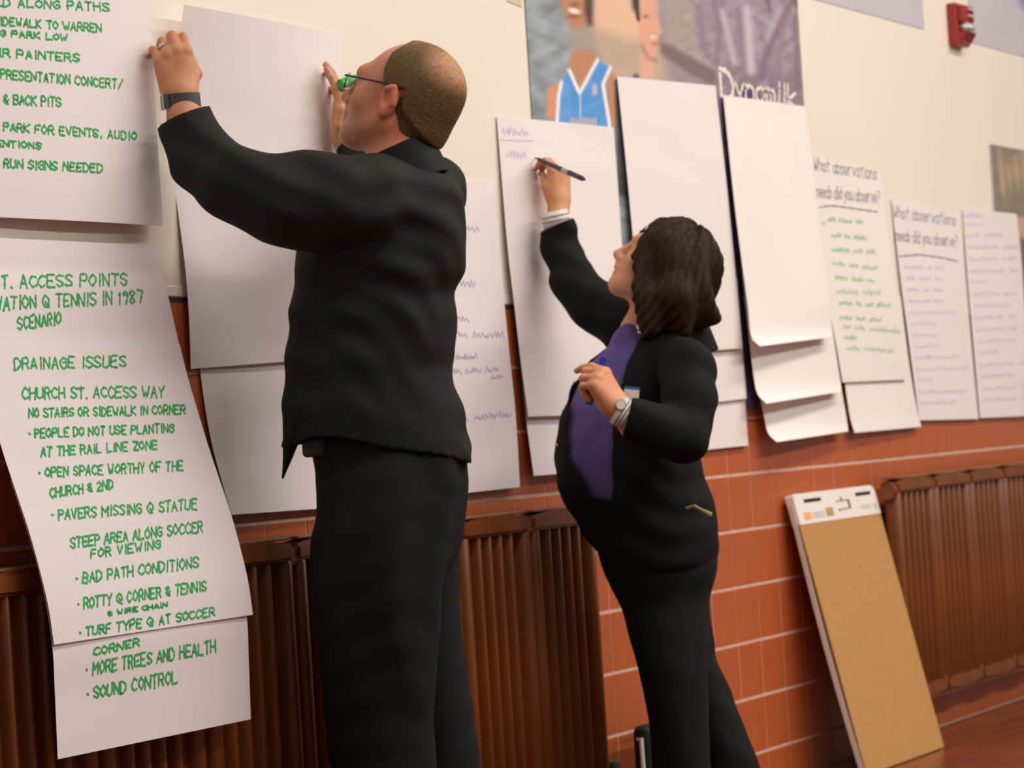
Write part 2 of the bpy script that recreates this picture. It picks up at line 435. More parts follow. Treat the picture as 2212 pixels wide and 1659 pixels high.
# --- the sheet the man is hanging, and the blank one below it
shC2 = Sheet('flip_chart_sheet', edge((424, 700, -0.004), (436, 830, -0.006), (458, 960, -0.012), (500, 1112, -0.030)),
             edge((742, 690, -0.004), (752, 830, -0.006), (762, 960, -0.010), (786, 1092, -0.022)),
             'blank flip chart sheet hanging lowest behind the man, just above the radiator')
xc0 = at(412, 797, -0.012)[0]
shC = Sheet('flip_chart_sheet', [atX(398, 10, xc0), atX(390, 120, xc0), atX(378, 300, xc0), atX(378, 420, xc0), atX(392, 600, xc0), at(412, 797, -0.012)],
            edge((738, 75, -0.016), (742, 200, -0.022), (748, 430, -0.024), (760, 770, -0.012)),
            'blank flip chart sheet the man in black is pressing to the wall',
            bulge=lambda U, V: np.stack([0 * U, 0.012 * np.sin(2 * np.pi * V) * (1 - U) - 0.006 * np.sin(np.pi * U), 0 * U], -1))

# --- violet notes just right of the man
shD = Sheet('flip_chart_sheet', edge((808, 372, -0.004), (822, 700, -0.008), (850, 1082, -0.014)),
            edge((1070, 392, -0.004), (1080, 540, -0.008), (1090, 662, -0.010), (1102, 780, -0.013), (1114, 900, -0.016), (1123, 1052, -0.020)),
            'flip chart sheet with faint violet notes half hidden by the man in black')
for wd, x0, y0, x1, y1, h in [([3, 3], 940, 498, 1034, 502, 16), ([3, 4], 930, 612, 1026, 622, 18), ([2, 3], 940, 690, 1012, 698, 16), ([5, 6], 952, 728, 1088, 732, 18),
                              ([6, 6], 930, 780, 1030, 778, 16), ([5, 4, 3], 950, 812, 1076, 804, 15), ([3], 1060, 822, 1084, 818, 14), ([5, 8], 960, 916, 1104, 902, 18)]:
    shD.scribble(wd, x0, y0, x1, y1, h, 'purple2', 0.003)

# --- the sheet the woman writes on
shE2 = Sheet('flip_chart_sheet', edge((1118, 720, -0.006), (1136, 900, -0.020), (1153, 1028, -0.034)),
             edge((1372, 720, -0.006), (1386, 900, -0.018), (1400, 1008, -0.030)),
             'blank flip chart sheet tucked under the one the woman writes on')
shE = Sheet('flip_chart_sheet', edge((1073, 250, -0.005), (1085, 400, -0.010), (1097, 540, -0.016), (1112, 668, -0.022), (1125, 780, -0.028), (1141, 900, -0.036)),
            edge((1325, 275, -0.010), (1336, 420, -0.014), (1346, 560, -0.020), (1362, 700, -0.026), (1386, 892, -0.034)),
            'flip chart sheet with two violet words on which the woman writes',
            bulge=lambda U, V: np.stack([0 * U, -0.006 * np.sin(np.pi * U) * np.sin(np.pi * V), 0 * U], -1))
shE.scribble([7], 1084, 292, 1140, 296, 22, 'purple', 0.003)
shE.rule([(1080, 302), (1115, 304), (1152, 304)], 'purple', 0.003)
shE.scribble([5], 1092, 342, 1136, 346, 20, 'purple', 0.003)

# --- three blank pages at the poster
shF3 = Sheet('flip_chart_sheet', edge((1400, 700, -0.006), (1418, 860, -0.010), (1430, 982, -0.014)),
             edge((1598, 700, -0.006), (1609, 860, -0.010), (1616, 962, -0.014)), 'lowest of three overlapping blank sheets to the right of the woman')
shF2 = Sheet('flip_chart_sheet', edge((1392, 600, -0.008), (1410, 760, -0.014), (1420, 884, -0.020)),
             edge((1592, 600, -0.008), (1604, 760, -0.014), (1613, 861, -0.020)), 'middle of three overlapping blank sheets to the right of the woman')
shF = Sheet('flip_chart_sheet', edge((1333, 165, -0.010), (1350, 330, -0.016), (1366, 500, -0.022), (1390, 768, -0.028)),
            edge((1545, 185, -0.010), (1562, 330, -0.016), (1580, 500, -0.022), (1604, 752, -0.028)),
            'large blank sheet on the poster directly above the dark haired woman')

def curl(lx, ly, rx, ry, ltop, rtop, d, label, mat_='papercream', y0=-0.010, y1=-0.03):
    "page whose lower left corner lifts away from the wall"
    L = [at(*ltop, y0), at((ltop[0] * .55 + lx * .45) - 3, ltop[1] * .55 + ly * .45, (y0 + y1) / 2 - .002), at(lx - 10, ltop[1] * .15 + ly * .85, y1), at(lx - 2, ly - 18, y1 - d * .35), at(lx + 16, ly, y1 - d)]
    Rr = [at(*rtop, y0), at(rtop[0] * .55 + rx * .45, rtop[1] * .55 + ry * .45, (y0 + y1) / 2), at(rx - 6, rtop[1] * .15 + ry * .85, y1), at(rx - 2, ry - 18, y1 - .004), at(rx, ry, y1 - .012)]
    return Sheet('flip_chart_sheet', L, Rr, label, material=mat_)
curl(1662, 955, 1832, 932, (1606, 640), (1782, 640), 0.040, 'lowest of the three curling cream pages above the leaning easel pad', y0=-0.010, y1=-0.030)
curl(1640, 872, 1818, 846, (1600, 560), (1775, 560), 0.040, 'middle of the three curling cream pages above the leaning easel pad', y0=-0.016, y1=-0.046)
curl(1626, 748, 1797, 728, (1562, 205), (1740, 230), 0.040, 'topmost curling cream page, its upper edge cutting off the poster lettering', y0=-0.012, y1=-0.060)

# --- question sheets at the right
shH2 = Sheet('flip_chart_sheet', edge((1806, 640, -0.006), (1822, 800, -0.012), (1836, 900, -0.026), (1846, 935, -0.036)),
             edge((1945, 640, -0.006), (1966, 800, -0.010), (1982, 890, -0.016), (1990, 922, -0.020)), 'blank page under the green question list', material='papercream')
shH = Sheet('flip_chart_sheet', edge((1748, 335, -0.006), (1765, 470, -0.010), (1786, 640, -0.016), (1806, 745, -0.020), (1820, 826, -0.024)),
            edge((1900, 370, -0.006), (1918, 500, -0.010), (1938, 660, -0.016), (1948, 750, -0.018), (1958, 820, -0.020)),
            'question sheet with two grey heading lines over a green list', material='papercream')
shH.write('What observations', 1758, 368, 1896, 390, 29, 'grey', 0.0036, jit=.12); shH.write('needs did you observe?', 1764, 426, 1902, 440, 28, 'grey', 0.0036, jit=.12)
shH.rule([(1770, 448), (1795, 444), (1840, 450), (1895, 458)], 'grey', 0.004)
for i, (wd, x0, y0, x1, y1) in enumerate([([3, 5, 3], 1788, 480, 1864, 486), ([4, 2, 5], 1794, 514, 1872, 522), ([6, 3, 3], 1796, 545, 1890, 552), ([4, 3, 5], 1798, 574, 1896, 586),
                                          ([4, 4, 2], 1804, 606, 1888, 612), ([5, 4], 1806, 636, 1902, 640), ([5, 2, 3, 5], 1812, 660, 1924, 666), ([4, 3, 4], 1814, 692, 1904, 698),
                                          ([2, 3, 9], 1822, 712, 1946, 722), ([4], 1824, 734, 1850, 738), ([3, 7], 1830, 758, 1930, 764)]):
    shH.scribble(wd, x0, y0, x1, y1, 14, 'green2', 0.0036)
shH.scribble([1], 1776, 486, 1782, 490, 16, 'green2', 0.003)

shI = Sheet('flip_chart_sheet', edge((1925, 428, -0.004), (1940, 560, -0.008), (1958, 700, -0.012), (1986, 908, -0.014)),
            edge((2074, 465, -0.004), (2086, 600, -0.008), (2098, 740, -0.010), (2114, 905, -0.012)), 'question sheet with two grey heading lines over a violet list')
shI.write('What observations', 1930, 470, 2066, 488, 25, 'grey', 0.0036, jit=.12); shI.write('needs did you observe?', 1934, 520, 2070, 534, 25, 'grey', 0.0036, jit=.12)
shI.rule([(1942, 554), (1985, 550), (2030, 556), (2068, 564)], 'grey', 0.004)
for i, (wd, n) in enumerate([([7, 2, 3], .78), ([3, 4, 2], .70), ([4, 2, 3], .70), ([7, 3], .68), ([10], .9), ([5], .5), ([6], .52), ([5], .5), ([10], .85), ([12], 1.0), ([3], .3), ([11], .95), ([9], .7)]):
    y = 582 + i * 24.5; x0 = 1952 + i * 2.9
    shI.scribble(wd, x0, y, x0 + 112 * n, y + 1 - i * .25, 12, 'purple', 0.0032)

shJ = Sheet('flip_chart_sheet', edge((2079, 450, -0.004), (2090, 600, -0.008), (2104, 760, -0.010), (2117, 903, -0.012)),
            [at(2196, 462, -0.02), at(2206, 560, -0.014), at(2216, 700, -0.014), at(2236, 898, -0.014)],
            'rightmost flip chart sheet with a faint violet list, beside the olive poster')
shJ.scribble([6], 2080, 470, 2120, 474, 14, 'purple'); shJ.rule([(2084, 484), (2125, 486)], 'purple', 0.003)
for i, (wd, n) in enumerate([([4, 6], .72), ([10, 5], .98), ([9, 5], .95), ([10, 3], .98), ([3], .3), ([8, 4], .88), ([9], .7), ([8, 2], .8), ([8, 2], .8), ([8], .75), ([4], .4), ([9, 2], .9), ([7], .65), ([8, 1], .85), ([8, 1], .85)]):
    y = 514 + i * 25.5; x0 = 2086 + i * 2.6
    shJ.scribble(wd, x0, y, x0 + 112 * n, y - 1 - i * .4, 12, 'purple', 0.0032)

# ------------------------------------------------------------------ posters
def nz(P, f, seed=0.0):
    "cheap smooth value noise in -1..1"
    x, y = P[:, 0] * f + seed, P[:, 1] * f + seed * 1.7
    return (np.sin(x + 1.7 * np.sin(0.83 * y + seed)) * np.cos(1.13 * y + 1.3 * np.sin(0.71 * x - seed)) +
            0.5 * np.sin(2.3 * x + 2.1 * np.sin(1.9 * y)) * np.cos(2.6 * y + seed)) / 1.3
def inpoly(P, poly, soft):
    "soft mask of a polygon"
    poly = np.array(poly, float); n = len(poly); d = np.full(len(P), 1e9); ins = np.zeros(len(P), bool)
    for i in range(n):
        a, b = poly[i], poly[(i + 1) % n]; e = b - a; w_ = P - a
        t = np.clip((w_ @ e) / (e @ e), 0, 1); d = np.minimum(d, np.linalg.norm(w_ - t[:, None] * e, axis=1))
        c = ((a[1] > P[:, 1]) != (b[1] > P[:, 1])) & (P[:, 0] < (b[0] - a[0]) * (P[:, 1] - a[1]) / (b[1] - a[1] + 1e-9) + a[0])
        ins ^= c
    return np.clip(0.5 + np.where(ins, d, -d) / (2 * soft), 0, 1)
def inline(P, pts, wd, soft):
    d = np.full(len(P), 1e9)
    for a, b in zip(pts[:-1], pts[1:]):
        a, b = np.array(a, float), np.array(b, float); e = b - a; w_ = P - a
        t = np.clip((w_ @ e) / (e @ e), 0, 1); d = np.minimum(d, np.linalg.norm(w_ - t[:, None] * e, axis=1))
    return np.clip(0.5 + (wd - d) / (2 * soft), 0, 1)
def inell(P, c, r, soft, ang=0.0):
    q = P - np.array(c); ca, sa = math.cos(ang), math.sin(ang)
    q = np.stack([q[:, 0] * ca + q[:, 1] * sa, -q[:, 0] * sa + q[:, 1] * ca], -1) / np.array(r)
    return np.clip(0.5 + (1 - np.linalg.norm(q, axis=1)) * min(r) / (2 * soft), 0, 1)
def over(Cc, m, rgb):
    return Cc * (1 - m[:, None]) + np.array(lin(rgb)) * m[:, None]

def poster(name, xl, xr, z0, z1, Y, label, n=(300, 280), cat='poster'):
    p = Sheet(name, [zx(xl, Y, z1), zx(xl, Y, z0)], [zx(xr, Y, z1), zx(xr, Y, z0)], label, nu=n[0], nv=n[1], material='print', cat=cat)
    P = proj(p.G.reshape(-1, 3)); return p, P
def setcol(p, Cc):
    at_ = p.o.data.color_attributes.new('tint', 'FLOAT_COLOR', 'POINT')
    c4 = np.ones((len(Cc), 4), dtype=np.float32); c4[:, :3] = np.clip(Cc, 0, 1); at_.data.foreach_set('color', c4.ravel())

xl_, xr_ = at(1140, 130)[0], at(1727, 100)[0]
po, P = poster('sports_poster', xl_, xr_, 1.10, 2.80, -0.003, 'big wall poster of a player in a blue basketball jersey, with white lettering')
q = P.copy()   # print laid out over the sheet; K() gives a detail's place
def K(*c): return [(1040 + x / 3.072, y / 3.072) for x, y in c]
Cc = np.tile(np.array(lin((150, 158, 160))), (len(P), 1))
Cc = over(Cc, np.clip(0.5 + 0.9 * nz(P, 0.045, 1.0), 0, 1) * 0.75, (112, 122, 126))
Cc = over(Cc, np.clip(0.4 + 0.9 * nz(P, 0.06, 5.0), 0, 1) * 0.5, (176, 190, 200))
Cc = over(Cc, inpoly(P, K((560, -900), (1180, -900), (1180, 330), (1500, 540), (1300, 560), (860, 520), (760, 330), (700, 220)), 10), (196, 172, 150))
Cc = over(Cc, inpoly(P, K((1160, -900), (2200, -900), (2200, 1300), (1400, 1300), (1200, 330)), 14), (158, 140, 152))
Cc = over(Cc, inpoly(P, K((1170, -300), (1400, -300), (1430, 300), (1500, 470), (1220, 300)), 12) * 0.9, (172, 158, 148))
Cc = over(Cc, inpoly(P, K((1500, 640), (2150, 700), (2150, 2400), (1500, 2400)), 10) * 0.8, (96, 76, 112))
Cc = over(Cc, inpoly(P, K((1500, 420), (2150, 480), (2150, 700), (1500, 660)), 22) * 0.6, (132, 110, 126))
Cc = over(Cc, np.clip(nz(P, 0.11, 4.0), 0, 1) * 0.5 * np.clip((P[:, 0] - 1440) / 60, 0, 1), (128, 106, 126)); Cc = over(Cc, np.clip(nz(P, 0.08, 8.0), 0, 1) * 0.45 * np.clip((P[:, 0] - 1440) / 60, 0, 1), (190, 180, 190))
for pts, wd, rgb, a in [(((1600, 80), (1680, 420)), 9, (206, 196, 204), .8), (((1760, 60), (1790, 470)), 16, (204, 194, 204), .9), (((1900, 250), (1980, 60)), 9, (200, 190, 204), .7),
                        (((1540, 0), (1580, 200), (1560, 400)), 7, (132, 108, 134), .9), (((1700, 60), (1740, 430)), 6, (140, 116, 142), .9), (((2040, 40), (1880, 400), (1860, 520)), 12, (128, 104, 124), .9),
                        (((2080, 100), (2100, 580)), 9, (126, 102, 112), .8), (((1450, 100), (1470, 330)), 8, (140, 116, 140), .8), (((2010, 120), (1960, 480)), 10, (150, 128, 142), .8),
                        (((1880, -60), (1915, 70)), 6, (86, 68, 72), .9), (((2060, -10), (2100, 40)), 7, (84, 70, 64), .9)]:
    Cc = over(Cc, inline(P, K(*pts), wd / 2, 7) * a, rgb)
Cc = over(Cc, inpoly(P, K((1180, 280), (1260, 300), (1560, 480), (1540, 560), (1430, 520), (1190, 360)), 6) * .85, (122, 100, 96))
# pale arm and shoulder between the two heads
Cc = over(Cc, inpoly(P, K((740, -400), (1060, -400), (1060, 290), (960, 300), (760, 190)), 10), (228, 190, 158))
Cc = over(Cc, inpoly(P, K((760, 190), (1050, 270), (1080, 420), (900, 470), (780, 360)), 14) * .8, (186, 166, 146))
# the woman printed in profile
Cc = over(Cc, inpoly(P, K((1040, -420), (1150, -420), (1160, 80), (1195, 210), (1165, 260), (1170, 310), (1150, 380), (1100, 370), (1045, 260)), 5), (226, 168, 140))
Cc = over(Cc, inpoly(P, K((1050, 360), (1130, 370), (1160, 520), (1060, 520)), 5), (224, 172, 146))
Cc = over(Cc, inline(P, K((1038, -300), (1030, 40), (1040, 130)), 4, 2), (74, 56, 56))
Cc = over(Cc, inell(P, K((1090, 110))[0], (7, 4), 2), (150, 118, 112)); Cc = over(Cc, inell(P, K((1150, 290))[0], (8, 4), 2), (196, 116, 104))
Cc = over(Cc, inell(P, K((1140, 245))[0], (7, 3), 2), (240, 222, 208)); Cc = over(Cc, inline(P, K((1060, 300), (1110, 390), (1160, 400)), 4, 4) * .45, (120, 92, 84))
Cc = over(Cc, inell(P, K((1025, 505))[0], (7, 5), 2), (78, 62, 110))
# the player: face, neck, jersey
Cc = over(Cc, inell(P, K((640, -190))[0], (46, 78), 5, .15), (62, 46, 40)); Cc = over(Cc, inell(P, K((620, -110))[0], (36, 66), 5, .15), (188, 132, 98))
for c in ((585, -110), (660, -120)): Cc = over(Cc, inell(P, K(c)[0], (7, 3.5), 2), (70, 50, 44)); Cc = over(Cc, inell(P, K((c[0], c[1] - 34))[0], (9, 2.5), 2), (74, 54, 46))
Cc = over(Cc, inell(P, K((612, -20))[0], (9, 7), 4), (168, 112, 84))
Cc = over(Cc, inell(P, K((1000, -330))[0], (62, 70), 8), (64, 50, 48)); Cc = over(Cc, inpoly(P, K((960, -300), (1040, -380), (1045, 120), (1000, 60)), 6), (70, 54, 52))
Cc = over(Cc, inpoly(P, K((560, -420), (700, -420), (720, 100), (670, 190), (600, 210), (565, 120)), 6), (188, 132, 98))
Cc = over(Cc, inpoly(P, K((690, -200), (745, -100), (740, 170), (700, 180), (680, 60)), 6), (88, 62, 52))
Cc = over(Cc, inell(P, K((615, 72))[0], (12, 5), 2, .2), (246, 236, 228)); Cc = over(Cc, inell(P, K((612, 110))[0], (14, 5), 3), (150, 92, 74))
Cc = over(Cc, inell(P, K((620, 30))[0], (10, 5), 3), (140, 90, 70))
Cc = over(Cc, inpoly(P, K((600, 190), (740, 190), (790, 380), (690, 420), (590, 420)), 10) * .85, (168, 152, 140))
Cc = over(Cc, inpoly(P, K((600, 340), (740, 340), (780, 400), (655, 620), (575, 470)), 6), (190, 134, 100))
Cc = over(Cc, inpoly(P, K((440, 590), (520, 545), (500, 800), (470, 790), (430, 770)), 5), (214, 152, 116))
Cc = over(Cc, inpoly(P, K((830, 470), (880, 490), (910, 820), (850, 830)), 5), (196, 136, 102))
Cc = over(Cc, inpoly(P, K((880, 540), (910, 700), (960, 1300), (900, 1300), (890, 820)), 4) * .9, (74, 66, 66))
jersey = K((580, 465), (650, 615), (770, 395), (855, 450), (805, 560), (855, 900), (860, 1400), (480, 1400), (490, 800), (520, 560))
Cc = over(Cc, inpoly(P, jersey, 2.0), (84, 152, 218))
Cc = over(Cc, inpoly(P, jersey, 2.0) * np.clip(0.2 + 0.6 * nz(P, 0.05, 9.0), 0, 1) * .6, (132, 180, 228))
for pts, wd in [(((582, 465), (650, 618), (772, 395)), 3.6), (((530, 545), (512, 640), (500, 820)), 3.6), (((855, 448), (806, 560), (850, 830), (860, 1000)), 3.6), (((655, 620), (655, 780)), .8)]:
    Cc = over(Cc, inline(P, K(*pts), wd, 1.2), (240, 238, 240))
Cc = over(Cc, inpoly(P, K((735, 560), (765, 560), (765, 630), (735, 630)), 2) * .8, (214, 196, 200))
for i in range(9):   # upper ends of the jersey letters
    x = 590 + i * 20; Cc = over(Cc, inpoly(P, K((x, 782), (x + 11, 784), (x + 11, 850), (x, 850)), 1.2) * .9, (222, 190, 160))
Cc = over(Cc, inpoly(P, [(1590, 190), (1640, 190), (1640, 1400), (1500, 1400)], 6), (88, 66, 112))
setcol(po, Cc)
wl = po.write('ynamilk', 1588, 212, 1724, 236, 50, 'trimlight', 0.011, jit=0.02); wl.name = 'printed_lettering'
po.strokes('printed_lettering', [resample(np.array(p, float), 3) for p in [[(1558, 206), (1554, 149), (1566, 152), (1576, 164), (1583, 184), (1582, 204), (1576, 214)]]], 'trimlight', 0.016)

# olive poster at the right edge
xk = at(2137, 330)[0]
pk, P = poster('wall_poster', xk, xk + 0.75, 1.38, at(2136, 311)[2], -0.002, 'dark olive poster behind the last sheet at the right edge', n=(80, 80))
Cc = np.tile(np.array(lin((146, 134, 118))), (len(P), 1))
Cc = over(Cc, np.clip(0.5 + nz(P, 0.09, 3), 0, 1) * .5, (122, 112, 98))
for c, r in [((2163, 365), (5, 34)), ((2180, 378), (5, 26)), ((2196, 372), (6, 28)), ((2166, 402), (4, 16)), ((2213, 370), (6, 34)), ((2230, 372), (6, 30))]:
    Cc = over(Cc, inell(P, c, r, 5, -.1) * .8, (196, 168, 134))
Cc = over(Cc, inpoly(P, [(2195, 470), (2300, 470), (2300, 520), (2195, 510)], 6) * .9, (206, 168, 140))
Cc = over(Cc, inpoly(P, [(2195, 515), (2300, 525), (2300, 800), (2195, 800)], 6) * .8, (124, 96, 82))
Cc = over(Cc, np.maximum(inline(P, [proj(zx(xk, 0, 2.1)), proj(zx(xk, 0, 1.3))], 3, 1), 0), (200, 206, 214))
setcol(pk, Cc)

# two pale grey prints whose lower edges show above
def pale(xl, xr, z0, label, blob=None):
    p, P = poster('wall_poster', xl, xr, z0, z0 + 0.9, -0.002, label, n=(60, 60))
    Cc = np.tile(np.array(lin((196, 190, 198))), (len(P), 1))
    Cc = over(Cc, np.clip(0.4 + nz(P, 0.02, 2), 0, 1) * .4, (204, 200, 206))
    if blob: Cc = over(Cc, inell(P, blob, (40, 46), 8), (150, 130, 196))
    setcol(p, Cc); return p
zg = (at(1992, 60)[2] + at(2212, 125)[2]) / 2
pale(at(1740, -6)[0], at(1994, 40)[0], zg, 'pale grey poster cut by the top edge, left of the red alarm')
pale(at(2093, 30)[0], at(2093, 30)[0] + 0.95, zg, 'pale lavender grey poster right behind the red fire alarm', blob=(2236, -16))

# a scrap of masking tape on the wall left of the poster
tp = MB(); a = at(1096, -6, -0.001); tp.box((a[0] + .035, -0.0012, a[2]), (.075, .0016, .028), rot=Matrix.Rotation(.1, 3, 'Y'))
M['tape'] = mat('masking_tape', (214, 200, 164), .7, .2, noise=.06, nscale=30)
tag(tp.build('masking_tape', M['tape']), 'scrap of beige masking tape left of the poster at the top edge', 'tape')

# ------------------------------------------------------------------ fire alarm
M['red'] = mat('red_enamel', (152, 40, 30), .35, .5, noise=.06, nscale=20)
M['reddark'] = mat('dark_red_slot', (96, 30, 26), .6, .3, noise=.1, nscale=20)
M['lens'] = mat('clear_strobe_lens', (222, 222, 214), .12, .6, noise=.05, nscale=30)
M['chrome'] = mat('bright_metal', (205, 200, 190), .25, .5, metal=.9, noise=.05, nscale=60)
ax0 = at(2046, 50)[0]; az1 = at(2046, 8)[2]; az0 = at(2052, 99)[2]; aw = .125; ac = (az0 + az1) / 2
al = empty('fire_alarm', (ax0 + aw / 2, 0, ac), 'red wall mounted fire alarm with a clear strobe', 'fire alarm')
b = MB(); b.box((ax0 + aw / 2, -.018, ac), (aw, .036, az1 - az0), bevel=.006); b.build('back_box', M['red'], al)
b = MB(); b.box((ax0 + aw / 2 + .003, -.046, ac + .036), (aw - .022, .030, .062), bevel=.008); b.build('horn_cover', M['red'], al)
for i in range(4):
    b = MB(); b.box((ax0 + aw / 2 + .012, -.0625, ac + .018 + i * .012), (aw - .075, .004, .005)); b.build('grille_slot', M['lens'] if i % 2 else M['reddark'], al)
b = MB(); b.prism([(ax0 + .022, ac - .024), (ax0 + aw - .014, ac - .024), (ax0 + aw - .014, ac + .001), (ax0 + .022, ac + .001)], -.036, -.068)
bmesh.ops.bevel(b.bm, geom=list(b.bm.edges), offset=.007, segments=3, affect='EDGES'); b.build('strobe_lens', M['lens'], al, smooth=True)
b = MB()   # sloping lower cover
for (y0_, zz) in (): pass
vs = [(ax0 + .008, -.034, ac - .028), (ax0 + aw - .008, -.034, ac - .028), (ax0 + aw - .008, -.034, az0 + .004), (ax0 + .008, -.034, az0 + .004),
      (ax0 + .018, -.066, ac - .030), (ax0 + aw - .012, -.066, ac - .030), (ax0 + aw - .018, -.048, az0 + .012), (ax0 + .022, -.048, az0 + .012)]
o = mesh_obj('lower_cover', vs, [(0, 3, 2, 1), (4, 5, 6, 7), (0, 1, 5, 4), (1, 2, 6, 5), (2, 3, 7, 6), (3, 0, 4, 7)], M['red'], smooth=False); child(o, al)
b = MB(); b.tube([(ax0 + .034, -.0650, ac - .036), (ax0 + aw - .024, -.0650, ac - .036), (ax0 + aw - .030, -.0540, az0 + .020), (ax0 + .038, -.0540, az0 + .020)], .002, 6, closed=True); b.build('cover_frame', M['reddark'], al)

# ------------------------------------------------------------------ radiators
SW, RH, RT = 0.335, 0.70, 0.070
def scallop(zc, up, hgt):
    n = 10; pts = []
    for i in range(n + 1):
        x = -SW / 2 + .004 + (SW - .008) * i / n
        pts.append((x, zc + up * (hgt / 2 + .012 * math.sin(math.pi * i / n))))
    return pts
def section_meshes():
    b = MB()
    b.box((0, .012, 0), (SW - .008, .016, RH - .06), bevel=.003)
    for sgn in (1, -1):
        zc = sgn * (RH / 2 - .020)
        top = scallop(zc, sgn, .036); bot = [(SW / 2 - .004, zc - sgn * .017), (-SW / 2 + .004, zc - sgn * .017)]
        b.prism(top + bot, -.031, .033)
    for e in list(b.bm.edges):
        pass
    bmesh.ops.recalc_face_normals(b.bm, faces=b.bm.faces)
    bmesh.ops.bevel(b.bm, geom=[e for e in b.bm.edges if e.calc_face_angle(0) > .9], offset=.007, segments=2, affect='EDGES')
    me = bpy.data.meshes.new('radiator_section'); b.bm.to_mesh(me); b.bm.free(); me.materials.append(M['radiator'])
    def rib(wd, dp):
        r = MB(); n = 10; prof = [(wd / 2 * math.cos(math.pi * i / n), -dp * math.sin(math.pi * i / n)) for i in range(n + 1)]
        hz = RH / 2 - .040
        A = [r.bm.verts.new((x, y, -hz)) for x, y in prof]; B = [r.bm.verts.new((x, y, hz)) for x, y in prof]
        A2 = [r.bm.verts.new((x * .8, y * .55, -hz - .016)) for x, y in prof]; B2 = [r.bm.verts.new((x * .8, y * .55, hz + .016)) for x, y in prof]
        for R1, R2 in ((A, B), (A2, A), (B, B2)):
            for i in range(n): r.bm.faces.new((R1[i], R1[i + 1], R2[i + 1], R2[i]))
        r.bm.faces.new(A2); r.bm.faces.new(B2[::-1])
        bmesh.ops.recalc_face_normals(r.bm, faces=r.bm.faces)
        m_ = bpy.data.meshes.new('rib'); r.bm.to_mesh(m_); r.bm.free(); m_.materials.append(M['radiator'])
        m_.polygons.foreach_set('use_smooth', np.ones(len(m_.polygons), bool)); return m_
    h = MB(); h.cone((-.016, 0, 0), (.016, 0, 0), .024, .024, 14)
    hm = bpy.data.meshes.new('hub'); h.bm.to_mesh(hm); h.bm.free(); hm.materials.append(M['radiator'])
    d = MB(); d.box((0, .002, 0), (SW - .03, .052, .006), bevel=.002)
    dm = bpy.data.meshes.new('dusty_top'); d.bm.to_mesh(dm); d.bm.free(); dm.materials.append(M['raddust'])
    return me, rib(.034, .036), rib(.020, .030), hm, dm
SEC, RIBW, RIBN, HUB, DUST = section_meshes()
def inst(name, me, loc, parent):
    o = bpy.data.objects.new(name, me); col.objects.link(o); o.location = loc; child(o, parent); return o
def radiator(xleft, n, yc, zc, label):
    r = empty('radiator', (xleft, yc, zc - RH / 2), label, 'radiator', None)
    for i in range(n):
        x = xleft + SW * (i + .5)
        s = inst('radiator_section', SEC, (x, yc, zc), r)
        for e in (-1, 1): inst('rib', RIBW, (x + e * (SW / 2 - .026), yc + .006, zc), s)
        for k in range(4): inst('rib', RIBN, (x + (k - 1.5) * .050, yc + .006, zc), s)
        inst('dusty_top', DUST, (x, yc, zc + RH / 2 + .010), s)
        for zz in (-1, 1): inst('hub', HUB, (x - SW / 2, yc, zc + zz * (RH / 2 - .032)), s)
    for zz in (-1, 1):
        p = MB(); p.cone((xleft - .012, yc, zc + zz * (RH / 2 - .032)), (xleft + .004, yc, zc + zz * (RH / 2 - .032)), .028, .030, 16); p.build('end_plug', M['radiator'], r)
        p = MB(); p.box((xleft + SW * .5, yc + .052, zc + zz * .22), (.03, .040, .03)); p.build('wall_bracket', M['radiator'], r)
    return r
zt1 = at(1010, 1118, -.10)[2]
YR = -.082
xr1 = at(1300, 1240, YR - .03)[0]
radiator(xr1 - 8 * SW, 8, YR, zt1 - RH / 2 - .012, 'long brown ribbed radiator on the wall behind the man and the hanging notes')
zt2 = at(2100, 1012, -.10)[2]
xl2 = at(1920, 1060, YR)[0]
radiator(xl2, 6, YR, zt2 - RH / 2 - .012, 'brown ribbed radiator on the tiled wall right of the leaning pad')
# valve and pipe at the lower end of the long radiator
M['iron'] = mat('dark_greenish_iron', (58, 56, 40), .5, .4, noise=.3, nscale=30)
vx, vz = xr1 + .045, at(1345, 1650, YR)[2] - .03
v_ = empty('radiator_valve', (vx, YR, 0), 'dark iron valve on a pipe at the end of the long radiator', 'valve')
b = MB(); b.cone((vx, YR, 0), (vx, YR, vz), .016, .016, 14); b.build('pipe', M['iron'], v_)
b = MB(); b.ball((vx, YR, vz), (.032, .032, .026)); b.build('valve_body', M['iron'], v_, smooth=True)
b = MB(); b.cone((vx, YR, vz + .015), (vx, YR, vz + .045), .026, .022, 14); b.build('valve_cap', M['iron'], v_)
b = MB(); b.cone((xr1 + .006, YR, vz + .0), (vx, YR, vz), .017, .017, 12); b.build('union_nut', M['iron'], v_)

